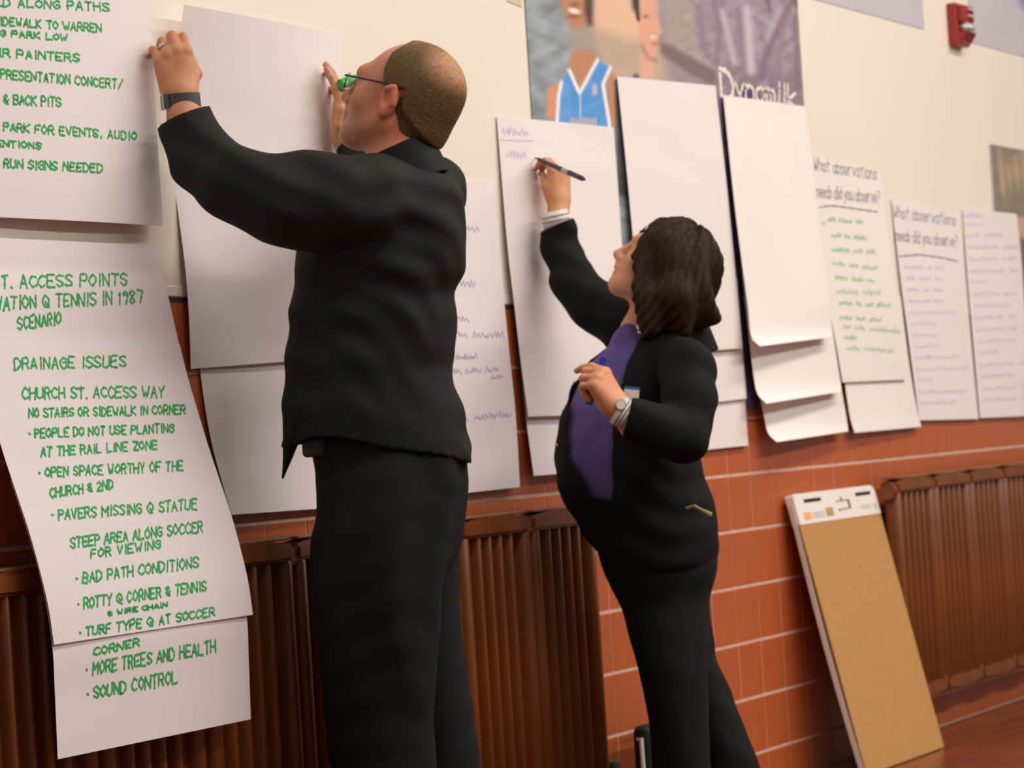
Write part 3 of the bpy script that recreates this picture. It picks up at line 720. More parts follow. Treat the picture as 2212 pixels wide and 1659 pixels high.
# ------------------------------------------------------------------ easel pad leaning on the wall
M['card'] = mat('brown_cardboard', (184, 138, 84), .75, .2, noise=.05, nscale=40, bump=.05, bscale=150)
M['padwhite'] = mat('glossy_white_card', (236, 228, 222), .4, .4, noise=.02, nscale=20)
M['pages'] = mat('page_edges', (222, 210, 200), .8, .2, noise=.12, nscale=300, stretch=(1, 8, 8))
M['slot'] = mat('dark_slot', (44, 34, 42), .8, .2, noise=.1, nscale=30)
M['orange'] = mat('orange_print', (236, 176, 96), .6, .3, noise=.1, nscale=60)
M['tan'] = mat('tan_print', (186, 150, 96), .6, .3, noise=.1, nscale=60)
M['ltgrey'] = mat('grey_print', (200, 192, 190), .6, .3, noise=.05, nscale=60)
tl = at(1710, 1070, -.038); tr = at(1885, 1046, -.038)
px0, px1 = tl[0], tr[0]; top = np.array([0, -.038, (tl[2] + tr[2]) / 2]); bot = np.array([0, -.222, .004])
tdir = (bot - top) / np.linalg.norm(bot - top); PL = np.linalg.norm(bot - top); nrm = np.array([0, tdir[2], -tdir[1]])
if nrm[1] > 0: nrm = -nrm
rotp = Matrix(((1, 0, 0), (0, float(-nrm[1]), float(-tdir[1])), (0, float(-nrm[2]), float(-tdir[2]))))   # local x, inward, up the slope
def padpt(x, s, o): return Vector((x, *(top[1:] + tdir[1:] * s + nrm[1:] * o)))
pad = empty('easel_pad', (px0, float(bot[1]), 0), 'big easel pad with brown cardboard back leaning against the tiled wall', 'easel pad')
cx = (px0 + px1) / 2; pw = px1 - px0
b = MB(); b.box(padpt(cx, PL / 2 + .045, -.002), (pw, .004, PL - .09), rot=rotp); b.build('cardboard_back', M['card'], pad)
# bowed stack of pages, standing off the board towards the bottom
vs, fs = [], []
n = 14
for i in range(n + 1):
    s = .03 + (PL - .035) * i / n; k = i / n
    o0 = -.005 - .008 * math.sin(math.pi * k); o1 = o0 - .014
    for x, o_ in ((px0 - .002, o0), (px1 - .004, o0), (px1 - .004, o1), (px0 - .002, o1)): vs.append(padpt(x, s, o_))
for i in range(n):
    for j in range(4): fs.append((4 * i + j, 4 * i + (j + 1) % 4, 4 * i + 4 + (j + 1) % 4, 4 * i + 4 + j))
fs += [(0, 1, 2, 3), tuple(4 * n + j for j in (3, 2, 1, 0))]
o = mesh_obj('page_stack', np.array([tuple(v) for v in vs]), fs, M['pages'], smooth=False); child(o, pad)
hd = MB()
rc = .03; HH = .094
poly = [(px0, HH), (px0, .006), (px0 + .006, 0), (px1 - rc, 0)] + [(px1 - rc + rc * math.sin(a), rc - rc * math.cos(a)) for a in (.4, .8, 1.2)] + [(px1, rc), (px1, HH)]
A = [hd.bm.verts.new(padpt(x, s, .002)) for x, s in poly]; B = [hd.bm.verts.new(padpt(x, s, -.024)) for x, s in poly]
hd.bm.faces.new(A); hd.bm.faces.new(B[::-1])
for i in range(len(poly)): hd.bm.faces.new((A[i], B[i], B[(i + 1) % len(poly)], A[(i + 1) % len(poly)]))
head_o = hd.build('header_board', M['padwhite'], pad)
def pprint(name, m, x0, x1, s0, s1, parent=head_o, o=.0028, t=.0012):
    b = MB(); b.box(padpt(px0 + pw * (x0 + x1) / 2, HH * (s0 + s1) / 2, o), (pw * (x1 - x0), t, HH * (s1 - s0)), rot=rotp); return b.build(name, m, parent)
pprint('carry_slot', M['slot'], .11, .31, .20, .31); pprint('carry_slot', M['slot'], .74, .93, .20, .31)
pprint('printed_mark', M['orange'], .07, .15, .62, .86); pprint('printed_mark', M['tan'], .335, .42, .56, .84)
for x0, x1, s0, s1 in ((.48, .64, .38, .41), (.62, .645, .38, .68), (.52, .645, .66, .69), (.49, .51, .66, .74), (.54, .56, .28, .36)): pprint('printed_outline', M['grey'], x0, x1, s0, s1)
for s in (.66, .73, .80): pprint('printed_line', M['ltgrey'], .17, .31, s, s + .03)
for s in (.64, .72): pprint('printed_line', M['ltgrey'], .76, .90, s, s + .03)
pprint('printed_mark', M['ltgrey'], .935, .965, .62, .80)

# ------------------------------------------------------------------ portfolio bag behind the woman's legs
M['bag'] = mat('black_nylon', (26, 24, 24), .7, .3, noise=.15, nscale=60, bump=.1, bscale=400)
bx = at(1364, 1600, -.075)[0]; zt = at(1376, 1568, -.09)[2]
bag = empty('portfolio_bag', (bx + .19, -.105, 0), 'black flat bag with a white edge strip standing behind the woman', 'bag')
b = MB(); b.box((bx + .15, -.100, zt / 2 + .002), (.30, .050, zt - .004), bevel=.018, seg=3); b.build('bag_body', M['bag'], bag, smooth=True)
b = MB(); b.tube([(bx - .001, -.104, zt - .030), (bx - .002, -.106, zt * .5), (bx - .002, -.108, .03)], .006, 8); b.build('edge_strip', M['padwhite'], bag)
b = MB(); b.tube([(bx - .002, -.094, zt - .034), (bx - .003, -.104, zt - .034)], .005, 6); b.build('zip_pull', M['chrome'], bag)
b = MB(); b.tube([(bx + .09, -.10, zt - .006), (bx + .10, -.10, zt + .03), (bx + .20, -.10, zt + .03), (bx + .21, -.10, zt - .006)], .008, 8); b.build('carry_handle', M['bag'], bag)

# ------------------------------------------------------------------ sculpting: signed distances meshed by sparse surface nets
CR, CU, CB = RM[:, 0], -RM[:, 1], -RM[:, 2]           # camera right, up, back as world directions
def cdir(r, u, b):
    v = CR * r + CU * u + CB * b; return v / np.linalg.norm(v)
def frame(y, z):
    "orthonormal axes (columns) from a main direction y and an approximate z"
    y = np.asarray(y, float) / np.linalg.norm(y); z = np.asarray(z, float); z = z - y * (z @ y); z /= np.linalg.norm(z)
    return np.stack([np.cross(y, z), y, z], 1)

def rcone(a, b, r1, r2):
    a = np.asarray(a, float); b = np.asarray(b, float); ba = b - a; l2 = float(ba @ ba); rr = r1 - r2; a2 = l2 - rr * rr; il2 = 1 / l2
    def fn(p):
        if a2 <= 0: return np.linalg.norm(p - (a if r1 > r2 else b), axis=1) - max(r1, r2)
        pa = p - a; y = pa @ ba; z = y - l2
        q = pa * l2 - ba * y[:, None]; x2 = np.einsum('ij,ij->i', q, q); y2 = y * y * l2; z2 = z * z * l2
        k = np.sign(rr) * rr * rr * x2
        d = (np.sqrt(x2 * a2 * il2) + y * rr) * il2 - r1
        m1 = np.sign(z) * a2 * z2 > k; m2 = np.sign(y) * a2 * y2 < k
        d = np.where(m2, np.sqrt(x2 + y2) * il2 - r1, d)
        return np.where(m1, np.sqrt(x2 + z2) * il2 - r2, d)
    return fn, (a + b) / 2, math.sqrt(l2) / 2 + max(r1, r2)
def ell(c, r, A=None):
    c = np.asarray(c, float); r = np.asarray(r, float)
    def fn(p):
        q = p - c
        if A is not None: q = q @ A
        k0 = np.linalg.norm(q / r, axis=1); k1 = np.linalg.norm(q / (r * r), axis=1) + 1e-9
        return k0 * (k0 - 1) / k1
    return fn, c, float(max(r))
def loft(secs, cap=0.02):
    "stack of elliptical sections (z, centre xy, half width along camera right, half depth along view)"
    s = sorted(secs, key=lambda t: t[0]); z = np.array([t[0] for t in s])
    zz = np.linspace(z[0], z[-1], 120); rows = np.array([[t[1], t[2], t[3], t[4]] for t in s])
    V = np.stack([np.interp(zz, z, rows[:, i]) for i in range(4)], 1)
    ker = np.array([1, 2, 3, 2, 1]) / 9.0
    for i in range(4): V[:, i] = np.convolve(np.pad(V[:, i], 2, mode='edge'), ker, 'valid')
    er = np.array([CR[0], CR[1]]); er /= np.linalg.norm(er); ef = np.array([-er[1], er[0]])
    def fn(p):
        c = [np.interp(p[:, 2], zz, V[:, i]) for i in range(4)]
        qx = p[:, 0] - c[0]; qy = p[:, 1] - c[1]; u = (qx * er[0] + qy * er[1]); v = (qx * ef[0] + qy * ef[1])
        k0 = np.sqrt((u / c[2])**2 + (v / c[3])**2); k1 = np.sqrt((u / c[2]**2)**2 + (v / c[3]**2)**2) + 1e-6
        d = k0 * (k0 - 1) / k1; d = np.where(k0 < 1e-3, -np.minimum(c[2], c[3]), d)
        e = np.maximum(p[:, 2] - z[-1], z[0] - p[:, 2])
        a = np.maximum(d + cap, 0); b = np.maximum(e + cap, 0)
        return np.minimum(np.maximum(d + cap, e + cap), 0) + np.sqrt(a * a + b * b) - cap
    cc = np.array([rows[:, 0].mean(), rows[:, 1].mean(), (z[0] + z[-1]) / 2])
    return fn, cc, float((z[-1] - z[0]) / 2 + rows[:, 2:].max() + np.abs(rows[:, :2] - cc[:2]).max())

def cutend(end, n, r=.11):
    end = np.asarray(end, float)
    def fn(P, d):
        q = P - end; s_ = q @ n; near = (np.einsum('ij,ij->i', q, q) < r * r)
        return np.where(near, np.maximum(d, s_), d)
    return fn

class Sculpt:
    def __init__(s): s.p = []
    def add(s, prim, k=0.02, op='u'): s.p.append((prim[0], np.asarray(prim[1], float), prim[2], k, op)); return s
    def chain(s, pts, rad, k=0.02):
        for i in range(len(pts) - 1): s.add(rcone(pts[i], pts[i + 1], rad[i], rad[i + 1]), k)
        return s
    def mod(s, fn): s.p.append((fn, None, 0, 0, 'm')); return s
    def ev(s, P, c=None, rc=None):
        if c is None: c = P.mean(0); rc = float(np.sqrt(((P - c)**2).sum(1).max()))
        d = np.full(len(P), 0.25)
        for fn, bc, br, k, op in s.p:
            if op == 'm': d = fn(P, d); continue
            if np.linalg.norm(bc - c) - br - rc > 0.07 + k:
                if op == 'i': d = np.maximum(d, 0.2)
                continue
            e = fn(P)
            if op == 'u':
                h = np.maximum(k - np.abs(d - e), 0); d = np.minimum(d, e) - h * h / (4 * k)
            elif op == 's':
                e = -e; h = np.maximum(k - np.abs(d - e), 0); d = np.maximum(d, e) + h * h / (4 * k)
            else:
                h = np.maximum(k - np.abs(d - e), 0); d = np.maximum(d, e) + h * h / (4 * k)
        return d
    def mesh(s, h, lo, hi):
        B = 8; lo = np.asarray(lo, float); nb = np.ceil((np.asarray(hi) - lo) / (h * B)).astype(int) + 1
        gb = np.stack(np.meshgrid(*[np.arange(n) for n in nb], indexing='ij'), -1).reshape(-1, 3)
        key = (gb // 6) @ np.array([1000000, 1000, 1]); o = np.argsort(key, kind='stable'); gb = gb[o]; key = key[o]
        cuts = np.r_[0, np.nonzero(np.diff(key))[0] + 1, len(key)]
        act = []
        for a, b in zip(cuts[:-1], cuts[1:]):
            ce = lo + (gb[a:b] + 0.5) * (h * B); d = s.ev(ce); act.append(gb[a:b][np.abs(d) < h * B * 0.9 + 0.008])
        act = np.concatenate(act)
        key = (act // 2) @ np.array([1000000, 1000, 1]); o = np.argsort(key, kind='stable'); act = act[o]; key = key[o]
        cuts = np.r_[0, np.nonzero(np.diff(key))[0] + 1, len(key)]
        loc = np.stack(np.meshgrid(*[np.arange(B + 1)] * 3, indexing='ij'), -1)
        NY, NZ = int(nb[1] * B + 2), int(nb[2] * B + 2)
        keys, verts, quads = [], [], []
        co = np.array([(i, j, k) for i in (0, 1) for j in (0, 1) for k in (0, 1)])
        edges = [(a, b) for a in range(8) for b in range(a + 1, 8) if np.abs(co[a] - co[b]).sum() == 1]
        for a, b in zip(cuts[:-1], cuts[1:]):
            blk = act[a:b]; n = len(blk); g = blk[:, None, None, None, :] * B + loc[None]
            V = s.ev((lo + g.reshape(-1, 3) * h)).reshape(n, B + 1, B + 1, B + 1)
            S = V < 0
            if S.all() or not S.any(): continue
            cn = sum(S[:, i:i + B, j:j + B, k:k + B].astype(np.int8) for i, j, k in co)
            I = np.argwhere((cn > 0) & (cn < 8))
            if len(I):
                cv = np.stack([V[I[:, 0], I[:, 1] + i, I[:, 2] + j, I[:, 3] + k] for i, j, k in co], 1)
                acc = np.zeros((len(I), 3)); cnt = np.zeros(len(I))
                for e0, e1 in edges:
                    v0, v1 = cv[:, e0], cv[:, e1]; m = (v0 < 0) != (v1 < 0)
                    t = np.where(m, v0 / np.where(m, v0 - v1, 1), 0)[:, None]
                    acc += np.where(m[:, None], co[e0] + (co[e1] - co[e0]) * t, 0); cnt += m
                gc = blk[I[:, 0]] * B + I[:, 1:]
                keys.append((gc[:, 0].astype(np.int64) * NY + gc[:, 1]) * NZ + gc[:, 2]); verts.append(lo + (gc + acc / cnt[:, None]) * h)
            for ax in range(3):
                s0 = S[:, :B, :B, :B]; sl = [slice(None), slice(0, B), slice(0, B), slice(0, B)]; sl[ax + 1] = slice(1, B + 1); s1 = S[tuple(sl)]
                J = np.argwhere(s0 != s1)
                if not len(J): continue
                gc = blk[J[:, 0]] * B + J[:, 1:]; inside = s0[J[:, 0], J[:, 1], J[:, 2], J[:, 3]]
                u_, w_ = [(1, 2), (2, 0), (0, 1)][ax]; q = []
                for du, dw in ((0, 0), (-1, 0), (-1, -1), (0, -1)):
                    g2 = gc.copy(); g2[:, u_] += du; g2[:, w_] += dw
                    q.append((g2[:, 0].astype(np.int64) * NY + g2[:, 1]) * NZ + g2[:, 2])
                q = np.stack(q, 1); q[~inside] = q[~inside][:, ::-1]; quads.append(q)
        K_ = np.concatenate(keys); Vv = np.concatenate(verts); Q = np.concatenate(quads)
        o = np.argsort(K_); K_ = K_[o]; Vv = Vv[o]
        ix = np.clip(np.searchsorted(K_, Q), 0, len(K_) - 1); ok = (K_[ix] == Q).all(1)
        return Vv, ix[ok]

def bounds(pts, m=0.12):
    P = np.array(pts); return P.min(0) - m, P.max(0) + m

def hand(sc, W0, A, side, flex, thumb, scale=1.0, spread=1.0, k=0.008):
    """five-fingered hand: wrist W0, axes A (columns: thumb side, fingers, back of hand), side +1 left / -1 right,
    flex = four (knuckle, middle, tip) bends in degrees, thumb = three local points"""
    A = A.copy(); A[:, 0] *= side
    def L(p): return W0 + A @ (np.asarray(p, float) * scale)
    mcp = [(.029, .090, 0), (.010, .094, .003), (-.010, .088, .002), (-.028, .078, -.003)]
    lens = [(.042, .026, .021), (.047, .030, .022), (.043, .028, .021), (.034, .021, .019)]
    sp = [.10, .02, -.06, -.16]
    tips = []
    sc.add(rcone(L((.004, -.06, 0)), L((.002, .012, 0)), .0265 * scale, .026 * scale), .02)
    for (x, y, z) in mcp: sc.add(rcone(L((x * .55, .014, -.002)), L((x, y, z - .004)), .0165 * scale, .0125 * scale), .018)
    sc.add(rcone(L((.018, .03, -.012)), L((.014, .07, -.010)), .015 * scale, .012 * scale), .02)
    sc.add(rcone(L((-.018, .025, -.012)), L((-.020, .06, -.010)), .015 * scale, .012 * scale), .02)
    for i in range(4):
        p = np.array(mcp[i]); a = 0; r = [.0102, .0094, .0086, .0074] if i < 3 else [.0088, .0082, .0075, .0066]
        s_ = sp[i] * spread; pts = [p]
        for j in range(3):
            a += math.radians(flex[i][j]); d = np.array([math.sin(s_) * math.cos(a), math.cos(s_) * math.cos(a), -math.sin(a)])
            p = p + d * lens[i][j]; pts.append(p)
        for j in range(3): sc.add(rcone(L(pts[j]), L(pts[j + 1]), r[j] * scale, r[j + 1] * scale), .004 if j else .007)
        tips.append([L(q) for q in pts])
    t = [(.016, .018, -.010)] + list(thumb); r = [.017, .0135, .0112, .0088]
    for j in range(3): sc.add(rcone(L(t[j]), L(t[j + 1]), r[j] * scale, r[j + 1] * scale), .012 if j == 0 else .005)
    return tips, [L(q) for q in t]

def head_prims(sc, O, A, s=1.0, male=True):
    "A columns: person's right, forward, up"
    def L(p): return O + A @ (np.asarray(p, float) * s)
    def E(c, r, k=.02, op='u'): sc.add(ell(L(c), np.array(r) * s, A), k * s, op)
    def Cc_(a, b, r1, r2, k=.015, op='u'): sc.add(rcone(L(a), L(b), r1 * s, r2 * s), k * s, op)
    E((0, -.016, .036), (.074, .097, .082)); E((0, .026, -.015), (.061, .066, .080), .03)
    j = 1.0 if male else .9
    E((0, .030, -.060), (.054 * j, .058, .044), .03)
    E((0, .081, -.086), (.022 * j, .020, .019), .025)
    for e in (-1, 1):
        Cc_((e * .052 * j, -.005, -.045), (e * .022 * j, .070, -.086), .020, .017, .03)     # jaw
        E((e * .042, .058, -.018), (.020, .022, .020), .03)                                 # cheek
    Cc_((-.030, .082, .034), (.030, .082, .034), .0105 if male else .010, .0105 if male else .010, .03)
    for e in (-1, 1): E((e * .031, .102, .012), (.017, .014, .011), .012, 's')
    for e in (-1, 1): E((e * .031, .080, .011), (.0125, .0125, .0125), .004)
    Cc_((0, .090, .022), (0, .113, -.018), .0085, .0115, .012); Cc_((0, .098, -.028), (0, .113, -.020), .010, .010, .01)
    for e in (-1, 1): E((e * .0125, .100, -.025), (.0085, .011, .008), .008)
    E((0, .094, -.046), (.022, .014, .014), .015)
    Cc_((-.017, .092, -.049), (.017, .092, -.049), .0070, .0070, .008); Cc_((-.015, .092, -.063), (.015, .092, -.063), .0078, .0078, .008)
    E((0, .106, -.0565), (.020, .010, .0016), .003, 's')
    for e in (-1, 1):                                                                        # ears
        c = np.array((e * .077, -.008, -.004))
        E(c, (.010, .019, .032), .006)
        E(c + (e * .010, .004, .004), (.008, .010, .018), .004, 's')
        Cc_(c + (e * .004, -.006, .026), c + (e * .006, -.014, -.006), .0048, .0042, .004)
        Cc_(c + (e * .004, .010, .020), c + (e * .004, -.006, .027), .0042, .0046, .004)
        E(c + (e * .002, .004, -.026), (.007, .009, .010), .006)
    return L

def finish(name, sc, h, lo, hi, material, label=None, cat=None, parent=None, colorfn=None):
    V, F = sc.mesh(h, lo, hi)
    o = mesh_obj(name, V, F, material, colors=None if colorfn is None else colorfn(V))
    if parent is not None: child(o, parent)
    if label: tag(o, label, cat)
    return o

def secs(rows, d, depth, zoff=0.0):
    "sections from (row, left, right) outlines at a distance d; depth = half thickness"
    out = []
    for i, (y, l, r) in enumerate(rows):
        dd = d[i] if hasattr(d, '__len__') else d
        c = atd((l + r) / 2, y, dd); dp = depth[i] if hasattr(depth, '__len__') else depth
        out.append((c[2] + zoff, c[0], c[1], (r - l) / 2 * dd / FPX, dp))
    return out

def folds(amp, f, seed, dirv, mask=None):
    dirv = np.asarray(dirv, float); dirv /= np.linalg.norm(dirv)
    t1 = np.cross(dirv, [0.3, 0.5, 0.81]); t1 /= np.linalg.norm(t1)
    def fn(P, d):
        u = P @ dirv; v = P @ t1
        w_ = np.sin(f * u + 1.9 * np.sin(f * .31 * v + seed) + seed) * (0.55 + 0.45 * np.sin(f * .23 * v + 2.1 * seed))
        a = amp if mask is None else amp * mask(P)
        return d + a * w_
    return fn

# ------------------------------------------------------------------ people: materials
M['skin'] = mat('skin', (200, 140, 106), .5, .35, attr='tint', noise=.07, nscale=45, bump=.05, bscale=300, sss=.06)
M['jacket'] = mat('black_knit_jacket', (29, 27, 25), .78, .2, noise=.14, nscale=90, bump=.12, bscale=500)
M['trousers'] = mat('black_wool_trousers', (18, 17, 16), .85, .2, noise=.12, nscale=70, bump=.1, bscale=500)
M['blazer'] = mat('black_velvet_blazer', (15, 14, 14), .85, .2, noise=.12, nscale=80, bump=.1, bscale=500)
M['sweater'] = mat('violet_blue_sweater', (88, 76, 134), .85, .2, noise=.08, nscale=60, bump=.1, bscale=350, sheen=.1)
M['cuff'] = mat('striped_white_cotton', (222, 212, 206), .7, .2, noise=.03, nscale=60)
M['stripe'] = mat('dark_cuff_stripe', (92, 84, 88), .7, .2, noise=.05, nscale=60)
M['hairm'] = mat('short_brown_hair', (92, 66, 38), .6, .3, attr='tint', noise=.32, nscale=140, bump=.5, bscale=260, stretch=(1, 1, 1))
M['hairw'] = mat('dark_brown_hair', (52, 40, 27), .72, .12, noise=.45, nscale=90, bump=.9, bscale=190, stretch=(1, 1, .16))
M['leather'] = mat('black_shoe_leather', (24, 22, 20), .35, .5, noise=.1, nscale=40)
M['strap'] = mat('charcoal_watch_strap', (72, 68, 66), .5, .4, noise=.1, nscale=80)
M['gold'] = mat('gold', (214, 176, 104), .28, .5, metal=.9, noise=.03, nscale=60)
M['frames'] = mat('dark_blue_spectacle_frame', (34, 42, 66), .35, .5, noise=.05, nscale=60)
M['dial'] = mat('white_watch_dial', (244, 238, 226), .2, .5, noise=.02, nscale=60)
M['eye'] = mat('eye_brown', (104, 84, 70), .2, .5, noise=.02, nscale=60)
M['markgreen'] = mat('green_plastic', (36, 172, 72), .3, .5, noise=.08, nscale=40)
M['markblue'] = mat('blue_plastic', (44, 40, 178), .35, .5, noise=.06, nscale=40)
M['penp'] = mat('purple_black_plastic', (44, 32, 60), .55, .3, noise=.06, nscale=40)
M['pengrey'] = mat('grey_plastic', (150, 144, 140), .35, .5, noise=.06, nscale=40)
M['pouch'] = mat('dark_leather_pouch', (48, 42, 38), .5, .4, noise=.1, nscale=60)
_g = bpy.data.materials.new('spectacle_lens'); _g.use_nodes = True; _b = _g.node_tree.nodes['Principled BSDF']
_b.inputs['Transmission Weight'].default_value = 1.0; _b.inputs['Roughness'].default_value = .02; _b.inputs['IOR'].default_value = 1.05
_b.inputs['Base Color'].default_value = (.92, .96, .94, 1)
M['glass'] = _g

def skin_tint(base, extra):
    base = np.array(lin(base))
    def fn(V):
        c = np.tile(base, (len(V), 1))
        for p, r, rgb, a in extra:
            m = np.clip(1.3 - np.linalg.norm(V - p, axis=1) / r, 0, 1)[:, None] * a
            c = c * (1 - m) + np.array(lin(rgb)) * m
        return c
    return fn

# ================================================================== the man
D1 = 5.50
mA = frame(cdir(-.88, .30, -.36), cdir(.28, .95, .05)); MS = 1.08
mEar = atd(838, 216, 5.44)
mO = mEar - mA @ (np.array((-.080, -.008, -.004)) * MS)
shL = atd(785, 428, 5.37); shR = atd(930, 420, 5.64)
man_arm_l = [shL, atd(690, 440, 5.34), atd(600, 428, 5.32), atd(502, 398, 5.32), atd(436, 344, 5.38), atd(396, 256, 5.41), at(392, 212, -.095)]
wl_ = man_arm_l[-1]
wr_ = at(754, 318, -.072)
man_arm_r = [shR, atd(890, 432, 5.74), atd(850, 425, 5.84), (atd(800, 378, 5.90)), wr_]
neck0 = mO + mA @ (np.array((0, -.02, -.05)) * MS); neck1 = atd(866, 388, D1)
hipc = atd(848, 1010, D1)
man = Sculpt()
mL = head_prims(man, mO, mA, MS, True)
man.add(rcone(neck0, neck1, .060, .066), .03)
man.add(rcone(neck1, atd(845, 560, D1), .06, .10), .05).add(rcone(atd(845, 560, D1), atd(800, 780, D1), .10, .10), .05).add(rcone(atd(800, 780, D1), hipc, .10, .105), .05)
man.add(rcone(shL, shR, .055, .055), .04)
man.chain(man_arm_l, [.05, .046, .042, .038, .034, .029, .027], .02)
man.chain(man_arm_r, [.05, .045, .04, .036, .026], .02)
kneeL = atd(819, 1560, 5.42); kneeR = atd(943, 1560, 5.60)
footL = atd(834, 2010, 5.42); footR = atd(943, 1990, 5.60); footL[2] = footR[2] = .075
man.chain([atd(800, 1060, 5.44), kneeL, footL], [.075, .05, .035], .03); man.chain([atd(890, 1060, 5.56), kneeR, footR], [.07, .045, .035], .03)
hAL = frame(cdir(-.20, .97, .0), cdir(.22, .08, .97))
tipsL, thL = hand(man, wl_, hAL, 1, [(38, 48, 30), (40, 46, 30), (40, 50, 30), (34, 44, 30)], [(.040, .046, -.026), (.038, .078, -.040), (.030, .100, -.052)], 1.02, .7)
hAR = frame(cdir(-.13, .99, .05), cdir(.97, .12, .25))
tipsR, thR = hand(man, wr_, hAR, -1, [(4, 10, 8), (8, 12, 10), (12, 16, 12), (16, 22, 14)], [(.040, .050, -.004), (.042, .084, .006), (.034, .112, .010)], 1.0, .6)
lo, hi = bounds([mO + [0, 0, .16], shL, shR, footL * [1, 1, 0], footR, wl_ + [0, 0, .16], wr_, *man_arm_l], .14)
lip = mL((0, .098, -.056))
mcol = skin_tint((196, 132, 104), [(mL((-.085, -.01, -.004)), .045, (212, 120, 92), .6), (lip, .022, (176, 98, 84), .5), (mL((0, .06, .09)), .07, (206, 138, 118), .5),
                                   (wl_ + hAL[:, 1] * .05, .12, (198, 138, 96), .8), (wr_ + hAR[:, 1] * .06, .14, (212, 156, 112), .8), (mL((-.03, .06, -.07)), .06, (178, 118, 92), .5), (mL((-.05, -.05, -.08)), .08, (206, 118, 84), .6)])
man_o = finish('person', man, .0032, lo, hi, M['skin'], 'tall person in a black jacket and glasses hanging a blank sheet on the wall', 'person', colorfn=mcol)

# hair: short shell following the skull, thin at the crown and receding at the temples
def man_hair():
    sk = Sculpt()
    def E(c, r, k=.02): sk.add(ell(mL(c), np.array(r) * MS, mA), k * MS)
    E((0, -.016, .036), (.074, .097, .082)); E((0, -.02, -.02), (.066, .078, .07), .03); E((0, -.040, -.05), (.054, .048, .038), .03)
    def mask(P):
        q = (P - mO) @ mA / MS; x, y, z = np.abs(q[:, 0]), q[:, 1], q[:, 2]
        front = .030 - .55 * np.clip(z - .085, 0, 1) - .35 * np.clip(.055 - z, 0, .045) + .25 * np.clip(.04 - x, 0, 1)
        front = np.where(z < .012, -.028 - .10 * np.clip(.012 - z, 0, .1), front)
        m = np.clip((front - y) / .008, 0, 1) * np.clip((z + .068 + .25 * np.clip(-.05 - y, 0, 1)) / .008, 0, 1)
        ear = (np.abs(z + .004) < .027) & (y > -.034) & (x > .06)
        zmin = -.018 - .8 * np.clip(-.030 - y, 0, .09)
        m = m * np.where(y < -.020, np.clip((z - zmin) / .012, 0, 1), 1)
        return np.where(ear, 0, m)
    sk.mod(lambda P, d: d - (-.004 + .011 * mask(P)))
    sk.mod(folds(.0007, 900, 1.0, (0.4, .2, .9)))
    def colf(V):
        q = (V - mO) @ mA / MS; base = np.array(lin((98, 74, 44))); bald = np.array(lin((186, 132, 92)))
        r = np.sqrt((q[:, 0] / .062)**2 + ((q[:, 1] + .082) / .044)**2 + ((q[:, 2] - .088) / .040)**2)
        m = np.clip((1.45 - r) * 1.2, 0, 1) * .85
        top_ = np.clip((q[:, 2] - .09) / .03, 0, 1) * np.clip((q[:, 1] + .06) / .08, 0, 1) * .35
        m = np.clip(m + top_, 0, .9)[:, None]
        return base * (1 - m) + bald * m
    return finish('hair', sk, .0032, mO - .19, mO + .19, M['hairm'], parent=man_o, colorfn=colf)
man_hair()

# jacket
jrows = [(372, 770, 962), (396, 718, 990), (430, 690, 1006), (520, 642, 1010), (600, 634, 1003), (645, 628, 980), (700, 622, 988), (760, 616, 986), (802, 612, 974), (860, 610, 990), (920, 610, 1006), (1012, 612, 1020), (1060, 612, 1024)]
jac = Sculpt()
jac.add(loft(secs(jrows, D1, [.08, .12, .135, .15, .15, .145, .145, .145, .145, .15, .155, .16, .16]), .03), .03)
jac.chain(man_arm_l[:-1] + [atd(386, 226, 5.43)], [.090, .088, .080, .062, .056, .047, .046], .05)
jac.chain(man_arm_r[:-1] + [man_arm_r[-1] * .80 + man_arm_r[-2] * .2], [.074, .07, .062, .052, .036], .05)
jac.add(rcone(atd(790, 398, 5.42), atd(930, 402, 5.6), .050, .052), .05)
# collar ring
ncol = (neck1 - neck0) / np.linalg.norm(neck1 - neck0)
# hem: slanting cut, higher at the front, open and hollow inside
hemF = atd(668, 946, D1); hemB = atd(1018, 1004, D1)
hv = np.array([hemB[0] - hemF[0], hemB[1] - hemF[1]]); hl = np.linalg.norm(hv); hv /= hl
def hemz(P):
    u = ((P[:, 0] - hemF[0]) * hv[0] + (P[:, 1] - hemF[1]) * hv[1]) / hl
    z = hemF[2] + (hemB[2] - hemF[2]) * np.clip(u, 0, 1.2)**1.5
    z = z + .004 * np.sin(u * 9)
    fl = np.clip((.02 - u) / .10, 0, 1)
    return z - fl * .012
jac.mod(folds(.0045, 62, .6, (0.25, -.15, 1.0), lambda P: np.clip((1.75 - P[:, 2]) / .2, 0, 1)))
jac.mod(folds(.0025, 95, 2.2, (0.5, -.5, .8)))
jac.mod(folds(.004, 40, 4.0, (1, -.4, .3)))
def hollow(P, d):
    inner = d + .010
    z = hemz(P)
    d2 = np.maximum(d, z - P[:, 2])
    return np.where(P[:, 2] < z + .16, np.maximum(d2, -np.maximum(inner, P[:, 2] - z - .12)), d2)
jac.mod(hollow); jac.mod(cutend(atd(394, 254, 5.41), cdir(-.38, .92, 0)))
lo, hi = bounds([*man_arm_l, *man_arm_r, shL + [0, 0, .1], hemF, hemB, hipc], .16)
jac_o = finish('jacket', jac, .0055, lo, hi, M['jacket'], parent=man_o)
